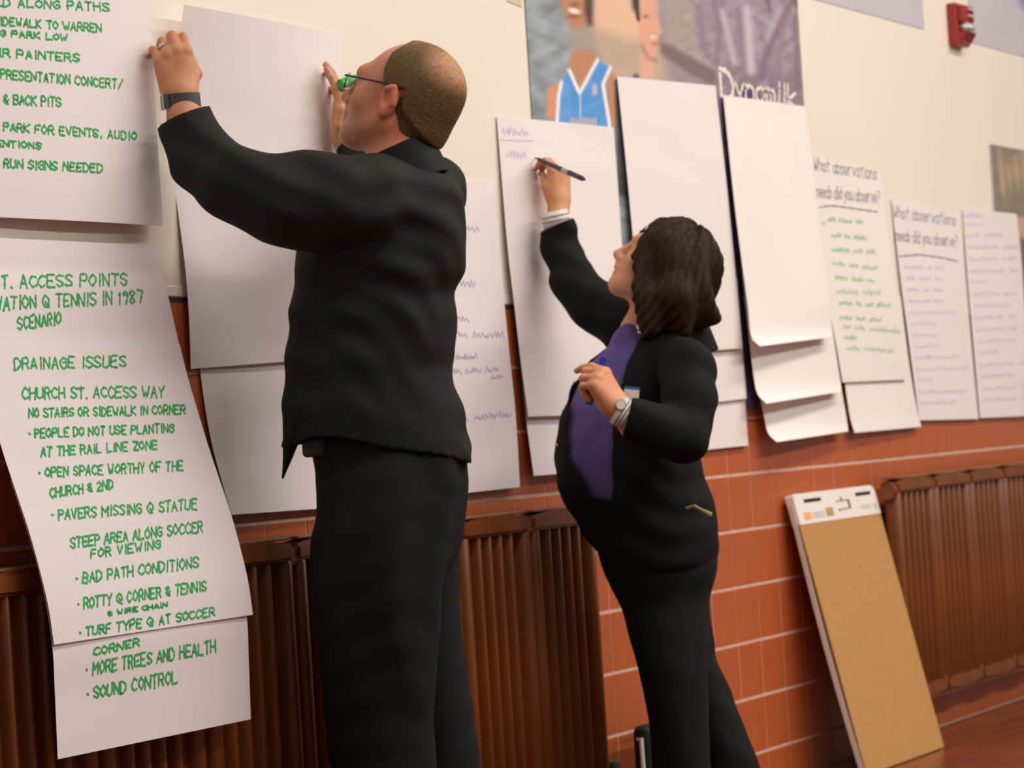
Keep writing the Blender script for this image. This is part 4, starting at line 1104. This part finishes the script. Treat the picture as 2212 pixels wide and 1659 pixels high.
# collar standing round the neck
cc_ = Sculpt(); cb = atd(868, 344, 5.51); cA = frame(cdir(-.9, -.2, -.3), cdir(-.22, .97, .04))
def collar(P):
    q = (P - cb) @ cA; r = np.hypot(q[:, 0], q[:, 1]); rad = .074 - .22 * q[:, 2]
    hgt = .026 - .16 * np.clip(q[:, 1], -.08, .08)
    return np.maximum(np.maximum(np.abs(r - rad) - .0055, q[:, 2] - hgt), -.045 - q[:, 2])
cc_.add((collar, cb, .14), .004); cc_.mod(folds(.0012, 80, 1.2, (1, .3, .2)))
finish('collar', cc_, .0035, cb - .15, cb + .15, M['jacket'], parent=jac_o)
# front flap of the open jacket
fp = Sculpt()
fpts = [atd(640, 905, 5.46), atd(628, 955, 5.45), atd(616, 1000, 5.45), atd(610, 1034, 5.44)]
frow = secs([(880, 610, 690), (940, 611, 662), (965, 611, 642), (990, 611, 632), (1012, 610, 622), (1036, 608, 612)], 5.46, [.05, .045, .035, .024, .015, .006])
fp.add(loft(frow, .003), .004)
lo, hi = bounds(fpts, .09); finish('jacket_front', fp, .0035, lo, hi, M['jacket'], parent=jac_o)

# trousers
tr_ = Sculpt()
tr_.add(loft(secs([(930, 690, 990), (965, 676, 1004), (1050, 684, 1010), (1150, 680, 1002), (1235, 674, 985)], D1, [.13, .14, .155, .155, .14]), .03), .03)
zf = lambda p: p
tr_.add(loft(secs([(1020, 730, 900), (1090, 694, 925), (1150, 680, 935), (1250, 672, 952), (1400, 688, 950), (1560, 702, 936), (1660, 716, 944), (1800, 728, 944), (2020, 732, 936)], 5.42, [.08, .105, .12, .125, .12, .11, .11, .105, .10]), .02), .05)
tr_.add(loft(secs([(1020, 820, 960), (1090, 806, 990), (1150, 800, 1000), (1200, 800, 994), (1350, 830, 996), (1450, 850, 1010), (1550, 862, 1024), (1660, 872, 1036), (1800, 872, 1034), (2000, 866, 1020)], 5.60, [.08, .105, .12, .12, .115, .11, .11, .11, .105, .10]), .02), .02)
tr_.mod(folds(.004, 48, 1.0, (1, -.6, .06))); tr_.mod(folds(.0015, 70, 3.0, (.2, .1, 1)))
lo, hi = bounds([hipc, footL * [1, 1, 0], footR, kneeL, kneeR], .30)
tro = finish('trousers', tr_, .0065, np.maximum(lo, [-9, -9, .02]), hi, M['trousers'], parent=man_o)
for c in (atd(832, 2030, 5.42), atd(944, 2010, 5.60)):
    sh = Sculpt(); c = c.copy(); dv = np.array([-.05, 1, 0]); dv /= np.linalg.norm(dv)
    a = c - dv * .06; b_ = c + dv * .19; a[2] = .045; b_[2] = .036
    sh.add(rcone(a, a * .4 + b_ * .6, .042, .044), .02).add(rcone(a * .4 + b_ * .6, b_, .044, .034), .02)
    sh.mod(lambda P, d: np.maximum(d, .002 - P[:, 2]))
    finish('shoe', sh, .006, np.minimum(a, b_) - .07, np.maximum(a, b_) + .07, M['leather'], parent=man_o)
# belt pouch
b = MB(); c = Vector(atd(680, 966, 5.44)); b.box(c, (.032, .05, .040), rot=Matrix.Rotation(.5, 3, 'Z'), bevel=.009, seg=3); b.build('belt_pouch', M['pouch'], man_o, smooth=True)

# spectacles
def mw(p): return Vector(mL(p))
gl = MB()
gl.tube([mw((-.079, -.012, .022)), mw((-.078, .02, .024)), mw((-.070, .098, .018))], .0022, 8); temple = gl.build('spectacles', M['frames'], man_o)
gl = MB(); gl.tube([mw((.079, -.012, .022)), mw((.078, .02, .024)), mw((.070, .098, .018))], .0022, 8); gl.build('temple_arm', M['frames'], temple)
for e in (-1, 1):
    pts = [mw((e * .036 + .029 * math.cos(t), .106 - .010 * math.cos(t) * e, .008 + .017 * math.sin(t))) for t in np.linspace(0, 2 * math.pi, 24, endpoint=False)]
    g_ = MB(); g_.tube(pts, .0011, 6, closed=True); g_.build('lens_rim', M['frames'], temple)
    g_ = MB(); vs_ = [g_.bm.verts.new(p) for p in pts]; g_.bm.faces.new(vs_); lens_o = g_.build('lens', M['glass'], temple); sm = lens_o.modifiers.new('t', 'SOLIDIFY'); sm.thickness = .0015
gl = MB(); gl.tube([mw((-.008, .108, .012)), mw((0, .113, .014)), mw((.008, .108, .012))], .0018, 6); gl.build('bridge', M['frames'], temple)

# wrist watch and ring on the near hand
def band(center, A, rx, rz, hw, th, name, m, parent, n=36, a0=0, a1=2 * math.pi):
    b = MB(); k = n; closed = a1 - a0 > 6.2; rings = []
    for i in range(k if closed else k + 1):
        t = a0 + (a1 - a0) * i / k; ca, sa = math.cos(t), math.sin(t)
        ring = []
        for dy, dr in ((-hw, 0), (-hw, th), (hw, th), (hw, 0)):
            ring.append(b.bm.verts.new(Vector(center + A @ np.array([ca * (rx + dr), dy, sa * (rz + dr)]))))
        rings.append(ring)
    for i in range(len(rings) if closed else len(rings) - 1):
        R1, R2 = rings[i], rings[(i + 1) % len(rings)]
        for j in range(4): b.bm.faces.new((R1[j], R1[(j + 1) % 4], R2[(j + 1) % 4], R2[j]))
    if not closed: b.bm.faces.new(rings[0][::-1]); b.bm.faces.new(rings[-1])
    return b.build(name, m, parent, smooth=False)
wA = frame(cdir(-.10, 1, .0), cdir(.2, .05, .97)); wc = atd(393, 216, 5.425) * 0 + (wl_ - hAL[:, 1] * .006)
watch = band(wc, wA, .0335, .0310, .0130, .004, 'wrist_watch', M['strap'], man_o)
for i, aa in enumerate((2.55, 2.85, 3.15, 3.45)):
    c = wc + wA @ np.array([math.cos(aa) * .040, 0, math.sin(aa) * .038])
    b = MB(); rt = Matrix([list(r) for r in wA]) @ Matrix.Rotation(-aa + math.pi / 2, 3, 'Y'); b.box(c, (.0105, .029, .006), rot=rt, bevel=.001, seg=1)
    b.build('watch_clasp', M['chrome'] if i % 2 else M['strap'], watch)
def ring_on(a, b, m, parent, r):
    a, b = np.array(a), np.array(b); A = frame(b - a, CB); c = a * .45 + b * .55
    return band(c, A, r, r, .003, .0014, 'finger_ring', m, parent, n=24)
ring_on(tipsL[2][0], tipsL[2][1], M['chrome'], man_o, .0105)

# green marker in the man's far hand
md = cdir(.62, .25, -.7)
c0 = thR[3] + cdir(0, 1, .2) * .028 + md * .056
mkr = empty('green_marker', tuple(c0), 'bright green marker pen held in the far hand of the man', 'marker')
b = MB(); b.cone(c0 - md * .030, c0 + md * .030, .0125, .0125, 18); b.build('barrel', M['markgreen'], mkr, smooth=False)
b = MB(); b.cone(c0 - md * .062, c0 - md * .030, .0105, .0135, 18); b.build('cap', M['markgreen'], mkr)
b = MB(); b.cone(c0 + md * .030, c0 + md * .040, .0125, .007, 18); b.build('end_plug', M['pengrey'], mkr)

# ================================================================== the woman
D2 = 6.45
wAx = frame(cdir(-.86, .47, -.20), cdir(.45, .88, .05)); WS = .97
wO = atd(1327, 546, 6.46) - wAx @ (np.array((0, .124, -.020)) * WS)
wsL = atd(1484, 794, 6.30); wsR = atd(1362, 712, 6.60)
wwR = at(1208, 440, -.080); wwL = atd(1338, 886, 6.16)
w_arm_r = [wsR, atd(1290, 664, 6.66), atd(1240, 612, 6.70), atd(1214, 545, 6.76), at(1202, 488, -.088)]
w_arm_l = [wsL, atd(1488, 862, 6.25), atd(1474, 942, 6.20), atd(1425, 930, 6.17), atd(1382, 912, 6.16)]
wn0 = wO + wAx @ (np.array((0, -.025, -.05)) * WS); wn1 = atd(1392, 726, 6.47)
whip = atd(1420, 1130, D2)
wo = Sculpt()
wL = head_prims(wo, wO, wAx, WS, False)
wo.add(rcone(wn0, wn1, .047, .052), .03)
wo.add(rcone(wn1, atd(1390, 900, D2), .05, .085), .05).add(rcone(atd(1390, 900, D2), whip, .085, .10), .05)
wo.add(rcone(wsL, wsR, .04, .035), .04)
wo.chain(w_arm_r + [wwR], [.04, .038, .034, .028, .023, .0225], .02); wo.chain(w_arm_l + [wwL], [.04, .036, .034, .03, .024, .0225], .02)
wkN = atd(1455, 1460, 6.38); wkF = atd(1495, 1430, 6.58)
wfN = atd(1467, 1845, 6.38); wfN[2] = .06; wfF = atd(1614, 1822, 6.58); wfF[2] = .06
wo.chain([atd(1420, 1190, 6.40), wkN, wfN], [.065, .040, .030], .03); wo.chain([atd(1455, 1190, 6.54), wkF, wfF], [.055, .036, .028], .03)
hWR = frame(cdir(.02, .99, -.05), cdir(.66, .06, .75))
tWR, thWR = hand(wo, wwR, hWR, -1, [(42, 62, 28), (52, 68, 34), (62, 78, 40), (66, 80, 40)], [(.034, .046, -.018), (.028, .070, -.034), (.020, .086, -.050)], .90, .6)
hWL = frame(cdir(-.50, .86, 0), cdir(.66, .36, .66))
tWL, thWL = hand(wo, wwL, hWL, 1, [(48, 26, 12), (62, 84, 40), (66, 86, 40), (68, 84, 40)], [(.036, .050, -.022), (.028, .072, -.042), (.012, .084, -.052)], 1.0, .6)
lo, hi = bounds([wO + [0, 0, .12], wfN * [1, 1, 0], wfF, wwR + [0, 0, .12], wwL, wsL, *w_arm_l, *w_arm_r], .12)
wcol = skin_tint((206, 148, 112), [(wL((0, .102, -.050)), .016, (180, 104, 96), .55), (wL((0, .10, -.064)), .016, (180, 104, 96), .55), (wL((0, .12, -.02)), .03, (214, 142, 116), .6),
                                   (wwL + hWL[:, 1] * .06, .13, (210, 140, 100), .8), (wwR + hWR[:, 1] * .06, .13, (206, 142, 98), .7)])
wom_o = finish('person', wo, .0032, lo, hi, M['skin'], 'person with a dark bob and black blazer writing on a wall sheet with a pen', 'person', colorfn=wcol)

# hair: a wavy bob
wh = Sculpt()
def WE(c, r, k=.02, op='u'): wh.add(ell(wL(c), np.array(r) * WS, wAx), k, op)
WE((0, -.022, .040), (.088, .108, .092)); WE((0, -.050, -.02), (.090, .080, .10), .03); 
wh.add(ell(atd(1456, 590, 6.42), (.092, .098, .115)), .03)
wh.add(ell(atd(1454, 650, 6.42), (.088, .096, .080)), .03)
for e in (-1, 1):
    WE((e * .074, .018, -.005), (.020, .050, .085), .02)
    WE((e * .072, -.02, -.09), (.022, .055, .08), .02)
wh.add(rcone(atd(1495, 660, 6.40), atd(1540, 684, 6.40), .045, .012), .02)
wh.add(rcone(atd(1430, 640, 6.34), atd(1412, 704, 6.35), .040, .022), .03).add(rcone(atd(1470, 640, 6.34), atd(1476, 706, 6.36), .045, .026), .03)
wh.add(rcone(wL((-.03, .055, .092)), wL((-.066, .055, .040)), .018, .012), .02).add(rcone(wL((.03, .055, .092)), wL((.066, .055, .040)), .018, .012), .02)
# keep the face clear
wh.add(ell(wL((0, .118, -.035)), np.array((.060, .070, .098)) * WS, wAx), .012, 's')
wh.add(rcone(atd(1336, 600, 6.40), atd(1348, 720, 6.40), .062, .050), .012, 's')
def strands(P, d):
    q = (P - wO) @ wAx; a = np.arctan2(q[:, 1] + .03, q[:, 0]); z = P[:, 2]
    w_ = np.sin(34 * a + 3.0 * np.sin(26 * z + 2 * a)) * .6 + np.sin(71 * a + 2.2 * np.sin(40 * z)) * .4
    return d + .0030 * w_ + .006 * np.sin(9 * a + 30 * z + 2 * np.sin(14 * z)) + .004 * np.sin(48 * z + 5 * a)
wh.mod(strands)
finish('hair', wh, .0034, wO - np.array([.24, .24, .34]), wO + np.array([.24, .24, .20]), M['hairw'], parent=wom_o)
# small bright metal piece added for a glint in the hair at the temple
b = MB(); c = Vector(wL((-.066, .066, .066))); b.box(c, (.006, .008, .020), bevel=.002); b.build('hair_glint', M['chrome'], wom_o, smooth=True)
for e in (-1, 1):
    b = MB(); b.ball(Vector(wL((e * .031, .0825, .011))), .0112 * WS); eye = b.build('eye', M['eye'], wom_o, smooth=True)
    b = MB(); b.ball(Vector(mL((e * .031, .0845, .011))), .0112 * MS); b.build('eye', M['eye'], man_o, smooth=True)

# sweater under the open blazer
brow = [(735, 1318, 1500), (770, 1270, 1535), (830, 1232, 1540), (880, 1214, 1530), (940, 1200, 1516), (985, 1196, 1510), (1040, 1204, 1522), (1090, 1224, 1542), (1140, 1256, 1552), (1190, 1290, 1553), (1240, 1308, 1540)]
bdep = [.09, .115, .13, .135, .135, .135, .14, .145, .15, .15, .145]
sw = Sculpt(); sw.add(loft(secs([(y, l + 13, r - 13) for y, l, r in brow[:8]], D2, [d_ - .010 for d_ in bdep[:8]]), .03), .03)
sw.add(rcone(atd(1374, 742, 6.45), atd(1420, 738, 6.5), .058, .060), .05)
sw.mod(folds(.003, 55, 1.0, (1, -.4, .5)))
lo, hi = bounds([atd(1200, 690, 6.4), atd(1560, 1100, 6.5), atd(1400, 800, 6.2), atd(1400, 800, 6.7)], .08)
swo = finish('sweater', sw, .006, lo, hi, M['sweater'], parent=wom_o)

# blazer with the front opening cut out
bz = Sculpt(); bz.add(loft(secs(brow, D2, bdep), .03), .03)
bz.add(rcone(wsL, atd(1440, 748, 6.42), .054, .056), .04).add(rcone(atd(1440, 742, 6.52), wsR, .050, .045), .04)
bz.chain(w_arm_l, [.058, .053, .052, .046, .040], .03)
bz.chain(w_arm_r + [at(1196, 458, -.088)], [.070, .058, .050, .042, .0365, .036], .04)
bz.mod(folds(.003, 60, 2.0, (.5, -.4, .8))); bz.mod(folds(.003, 34, 5.0, (1, -.5, .1)))
opening = [(1330, 672), (1404, 690), (1384, 716), (1352, 784), (1338, 830), (1320, 930), (1319, 1010), (1320, 1080), (1269, 1066), (1259, 1036), (1245, 1008), (1229, 988), (1225, 944), (1231, 846), (1245, 815), (1289, 755), (1319, 707)]
oc = np.array([atd(x, y, D2) for x, y in opening])
o2 = np.stack([oc @ CR, oc @ CU], 1); fwd = RM[:, 2]; f0 = atd(1300, 880, D2) @ fwd
def open_front(P, d):
    Q = np.stack([P @ CR, P @ CU], 1); n = len(o2); dd = np.full(len(P), 1e9); ins = np.zeros(len(P), bool)
    near = (np.abs(d) < .08) & (Q[:, 0] > o2[:, 0].min() - .05) & (Q[:, 0] < o2[:, 0].max() + .05) & (Q[:, 1] > o2[:, 1].min() - .05) & (Q[:, 1] < o2[:, 1].max() + .05)
    if not near.any(): return d
    q = Q[near]; e_ = np.full(len(q), 1e9); i_ = np.zeros(len(q), bool)
    for i in range(n):
        a, b = o2[i], o2[(i + 1) % n]; e = b - a; w_ = q - a; t = np.clip((w_ @ e) / (e @ e), 0, 1)
        e_ = np.minimum(e_, np.linalg.norm(w_ - t[:, None] * e, axis=1))
        i_ ^= ((a[1] > q[:, 1]) != (b[1] > q[:, 1])) & (q[:, 0] < (b[0] - a[0]) * (q[:, 1] - a[1]) / (b[1] - a[1] + 1e-9) + a[0])
    s_ = np.where(i_, -e_, e_); s_ = np.maximum(s_, (P[near] @ fwd) - f0 - .02)     # cut only through the near front
    out = d.copy(); out[near] = np.maximum(d[near], -s_); return out
bz.mod(open_front)
bz.chain(w_arm_l + [atd(1345, 893, 6.16)], [.056, .053, .052, .046, .041, .040], .03); bz.mod(folds(.003, 85, 3.0, (.3, -.3, .9)))
bz.mod(cutend(at(1201, 487, -.088), cdir(-.40, .91, 0), .07)); bz.mod(cutend(atd(1356, 897, 6.16), cdir(-.96, .26, 0), .06))
lo, hi = bounds([*w_arm_l, *w_arm_r, atd(1190, 1000, 6.3), atd(1570, 1250, 6.6), atd(1400, 1200, 6.25)], .12)
blz = finish('blazer', bz, .0050, lo, hi, M['blazer'], parent=wom_o)
# blazer collar at the nape
bc = Sculpt(); bcc = atd(1440, 712, 6.47); bA = frame(cdir(-1, -.1, 0), cdir(-.25, .95, .1))
def bcol(P):
    q = (P - bcc) @ bA; r = np.hypot(q[:, 0], q[:, 1] * .85); rad = .082 - .25 * q[:, 2]
    return np.maximum(np.maximum(np.abs(r - rad) - .006, q[:, 2] - .012 + .5 * np.clip(q[:, 1], -.02, .2)), -.06 - q[:, 2])
bc.add((bcol, bcc, .16), .004)
finish('collar', bc, .004, bcc - .17, bcc + .17, M['blazer'], parent=blz)
b = MB(); b.tube([atd(1378, 704, 6.36), atd(1384, 712, 6.35), atd(1381, 720, 6.35)], .006, 8); b.build('shirt_collar', M['cuff'], wom_o)

# shirt cuffs, striped
def cuff(a, b, r0, r1, stripes, parent):
    a, b = np.array(a), np.array(b); ln = np.linalg.norm(b - a); A = frame(b - a, CB); mb = MB(); n = 28; prev = None
    for t, r in ((0, r0 - .004), (0, r0), (1, r1), (1, r1 - .003), (.2, r1 - .006)):
        ring = [mb.bm.verts.new(Vector(a + A @ np.array([r * math.cos(2 * math.pi * i / n), t * ln, r * math.sin(2 * math.pi * i / n)]))) for i in range(n)]
        if prev:
            for i in range(n): mb.bm.faces.new((prev[i], prev[(i + 1) % n], ring[(i + 1) % n], ring[i]))
        prev = ring
    o = mb.build('shirt_cuff', M['cuff'], parent, smooth=True)
    for t in stripes:
        r = r0 + (r1 - r0) * t; mb = MB(); mb.tube([Vector(a + A @ np.array([(r + .0004) * math.cos(2 * math.pi * i / n), t * ln, (r + .0004) * math.sin(2 * math.pi * i / n)])) for i in range(n)], .0012, 5, closed=True)
        mb.build('cuff_stripe', M['stripe'], o)
    return o
cuff(at(1205, 494, -.088), at(1197, 456, -.084), .036, .0335, (.45, .72), wom_o)
cuff(atd(1366, 905, 6.158), atd(1334, 884, 6.160), .036, .0345, (.3, .5, .7), wom_o)

# trousers
wt = Sculpt()
wt.add(loft(secs([(1120, 1270, 1535), (1190, 1308, 1548), (1250, 1326, 1536)], D2, [.13, .135, .125]), .03), .03)
wt.add(loft(secs([(1180, 1316, 1500), (1250, 1328, 1532), (1350, 1354, 1532), (1450, 1382, 1528), (1550, 1400, 1530), (1660, 1406, 1537), (1760, 1400, 1540), (1850, 1390, 1544)], [6.48, 6.45, 6.42, 6.39, 6.38, 6.38, 6.38, 6.38], [.09, .11, .105, .095, .09, .09, .09, .095]), .02), .08)
wt.add(loft(secs([(1180, 1380, 1540), (1300, 1400, 1530), (1420, 1440, 1546), (1500, 1466, 1580), (1560, 1486, 1600), (1660, 1512, 1642), (1760, 1530, 1676), (1830, 1540, 1694)], 6.58, [.10, .10, .09, .085, .085, .085, .085, .09]), .02), .02)
wt.mod(folds(.003, 50, 1.0, (1, -.6, .1))); wt.mod(folds(.0012, 75, 2.0, (.2, .1, 1)))
lo, hi = bounds([whip, wfN * [1, 1, 0], wfF, wkN, wkF], .22)
finish('trousers', wt, .006, np.maximum(lo, [-9, -9, .02]), hi, M['trousers'], parent=wom_o)
for c in (atd(1460, 1850, 6.37), atd(1606, 1822, 6.58)):
    sh = Sculpt(); dv = np.array([-.75, .65, 0]); dv /= np.linalg.norm(dv)
    a = c - dv * .05; b_ = c + dv * .16; a[2] = .042; b_[2] = .030
    sh.add(rcone(a, a * .4 + b_ * .6, .036, .036), .02).add(rcone(a * .4 + b_ * .6, b_, .036, .026), .02); sh.mod(lambda P, d: np.maximum(d, .002 - P[:, 2]))
    finish('shoe', sh, .006, np.minimum(a, b_) - .06, np.maximum(a, b_) + .06, M['leather'], parent=wom_o)

# name tag, hip toggle, button, watch, ring
b = MB(); c = Vector(atd(1364, 851, 6.255)); rt = Matrix([list(r) for r in frame(cdir(.1, 1, 0), cdir(-.25, 0, 1))]); b.box(c, (.036, .034, .0015), rot=rt); ntag = b.build('name_tag', M['padwhite'], wom_o)
c2 = Vector(np.array(c) + cdir(.1, 1, 0) * .014); b = MB(); b.box(c2, (.036, .006, .0024), rot=rt); M['blueprint'] = mat('blue_print', (62, 104, 184), .5, .3, noise=.04, nscale=60); b.build('tag_stripe', M['blueprint'], ntag)
M['cord'] = mat('tan_cord', (150, 132, 92), .7, .3, noise=.1, nscale=60)
b = MB(); b.tube([atd(1482, 1098, 6.285), atd(1500, 1093, 6.275), atd(1516, 1102, 6.285), atd(1534, 1112, 6.30)], [.0035, .004, .004, .007], 8); b.build('toggle_cord', M['cord'], blz)
b = MB(); b.ball(Vector(atd(1203, 962, 6.42)), .005); b.build('button', M['pengrey'], blz, smooth=True)
wwA = frame(hWL[:, 1], hWL[:, 2]); wcw = wwL - hWL[:, 1] * .010
wwatch = band(wcw, wwA, .0255, .0255, .0045, .003, 'wrist_watch', M['gold'], wom_o)
dc = atd(1341, 874, 6.127)
b = MB(); b.cone(dc, dc + CB * .006, .0125, .012, 24); b.build('watch_case', M['chrome'], wwatch)
b = MB(); b.cone(dc + CB * .0055, dc + CB * .0068, .0105, .0105, 24); b.build('watch_dial', M['dial'], wwatch)
ring_on(tWL[1][0], tWL[1][1], M['gold'], wom_o, .0100)

# pen in the writing hand
pt = at(1156, 341, -.012); pe = atd(1263, 388, 6.44)
pdv = (pe - pt) / np.linalg.norm(pe - pt); pl = np.linalg.norm(pe - pt)
pen = empty('marker_pen', tuple(pt), 'slim dark violet pen the woman is writing with', 'pen')
def seg(name, a, b_, r0, r1, m): mb = MB(); mb.cone(pt + pdv * a * pl, pt + pdv * b_ * pl, r0, r1, 16); return mb.build(name, m, pen)
seg('tip', 0, .08, .0012, .004, M['penp']); seg('barrel', .08, .58, .0052, .0062, M['penp']); seg('grip_band', .58, .70, .0062, .0066, M['pengrey']); seg('cap', .70, .95, .0068, .0062, M['penp']); seg('cap_end', .95, 1.0, .0055, .003, M['penp'])
# blue marker held loosely in the lowered hand
ba, bb = atd(1303, 772, 6.215), atd(1271, 873, 6.20)
bm_ = empty('blue_marker', tuple(bb), 'blue marker pen held in the lowered hand before the violet sweater', 'marker')
bd = (bb - ba)
mb = MB(); mb.cone(ba, ba + bd * .78, .0085, .0085, 18); mb.build('barrel', M['markblue'], bm_)
mb = MB(); mb.cone(ba + bd * .78, bb, .0098, .009, 18); mb.build('cap', M['markblue'], bm_)
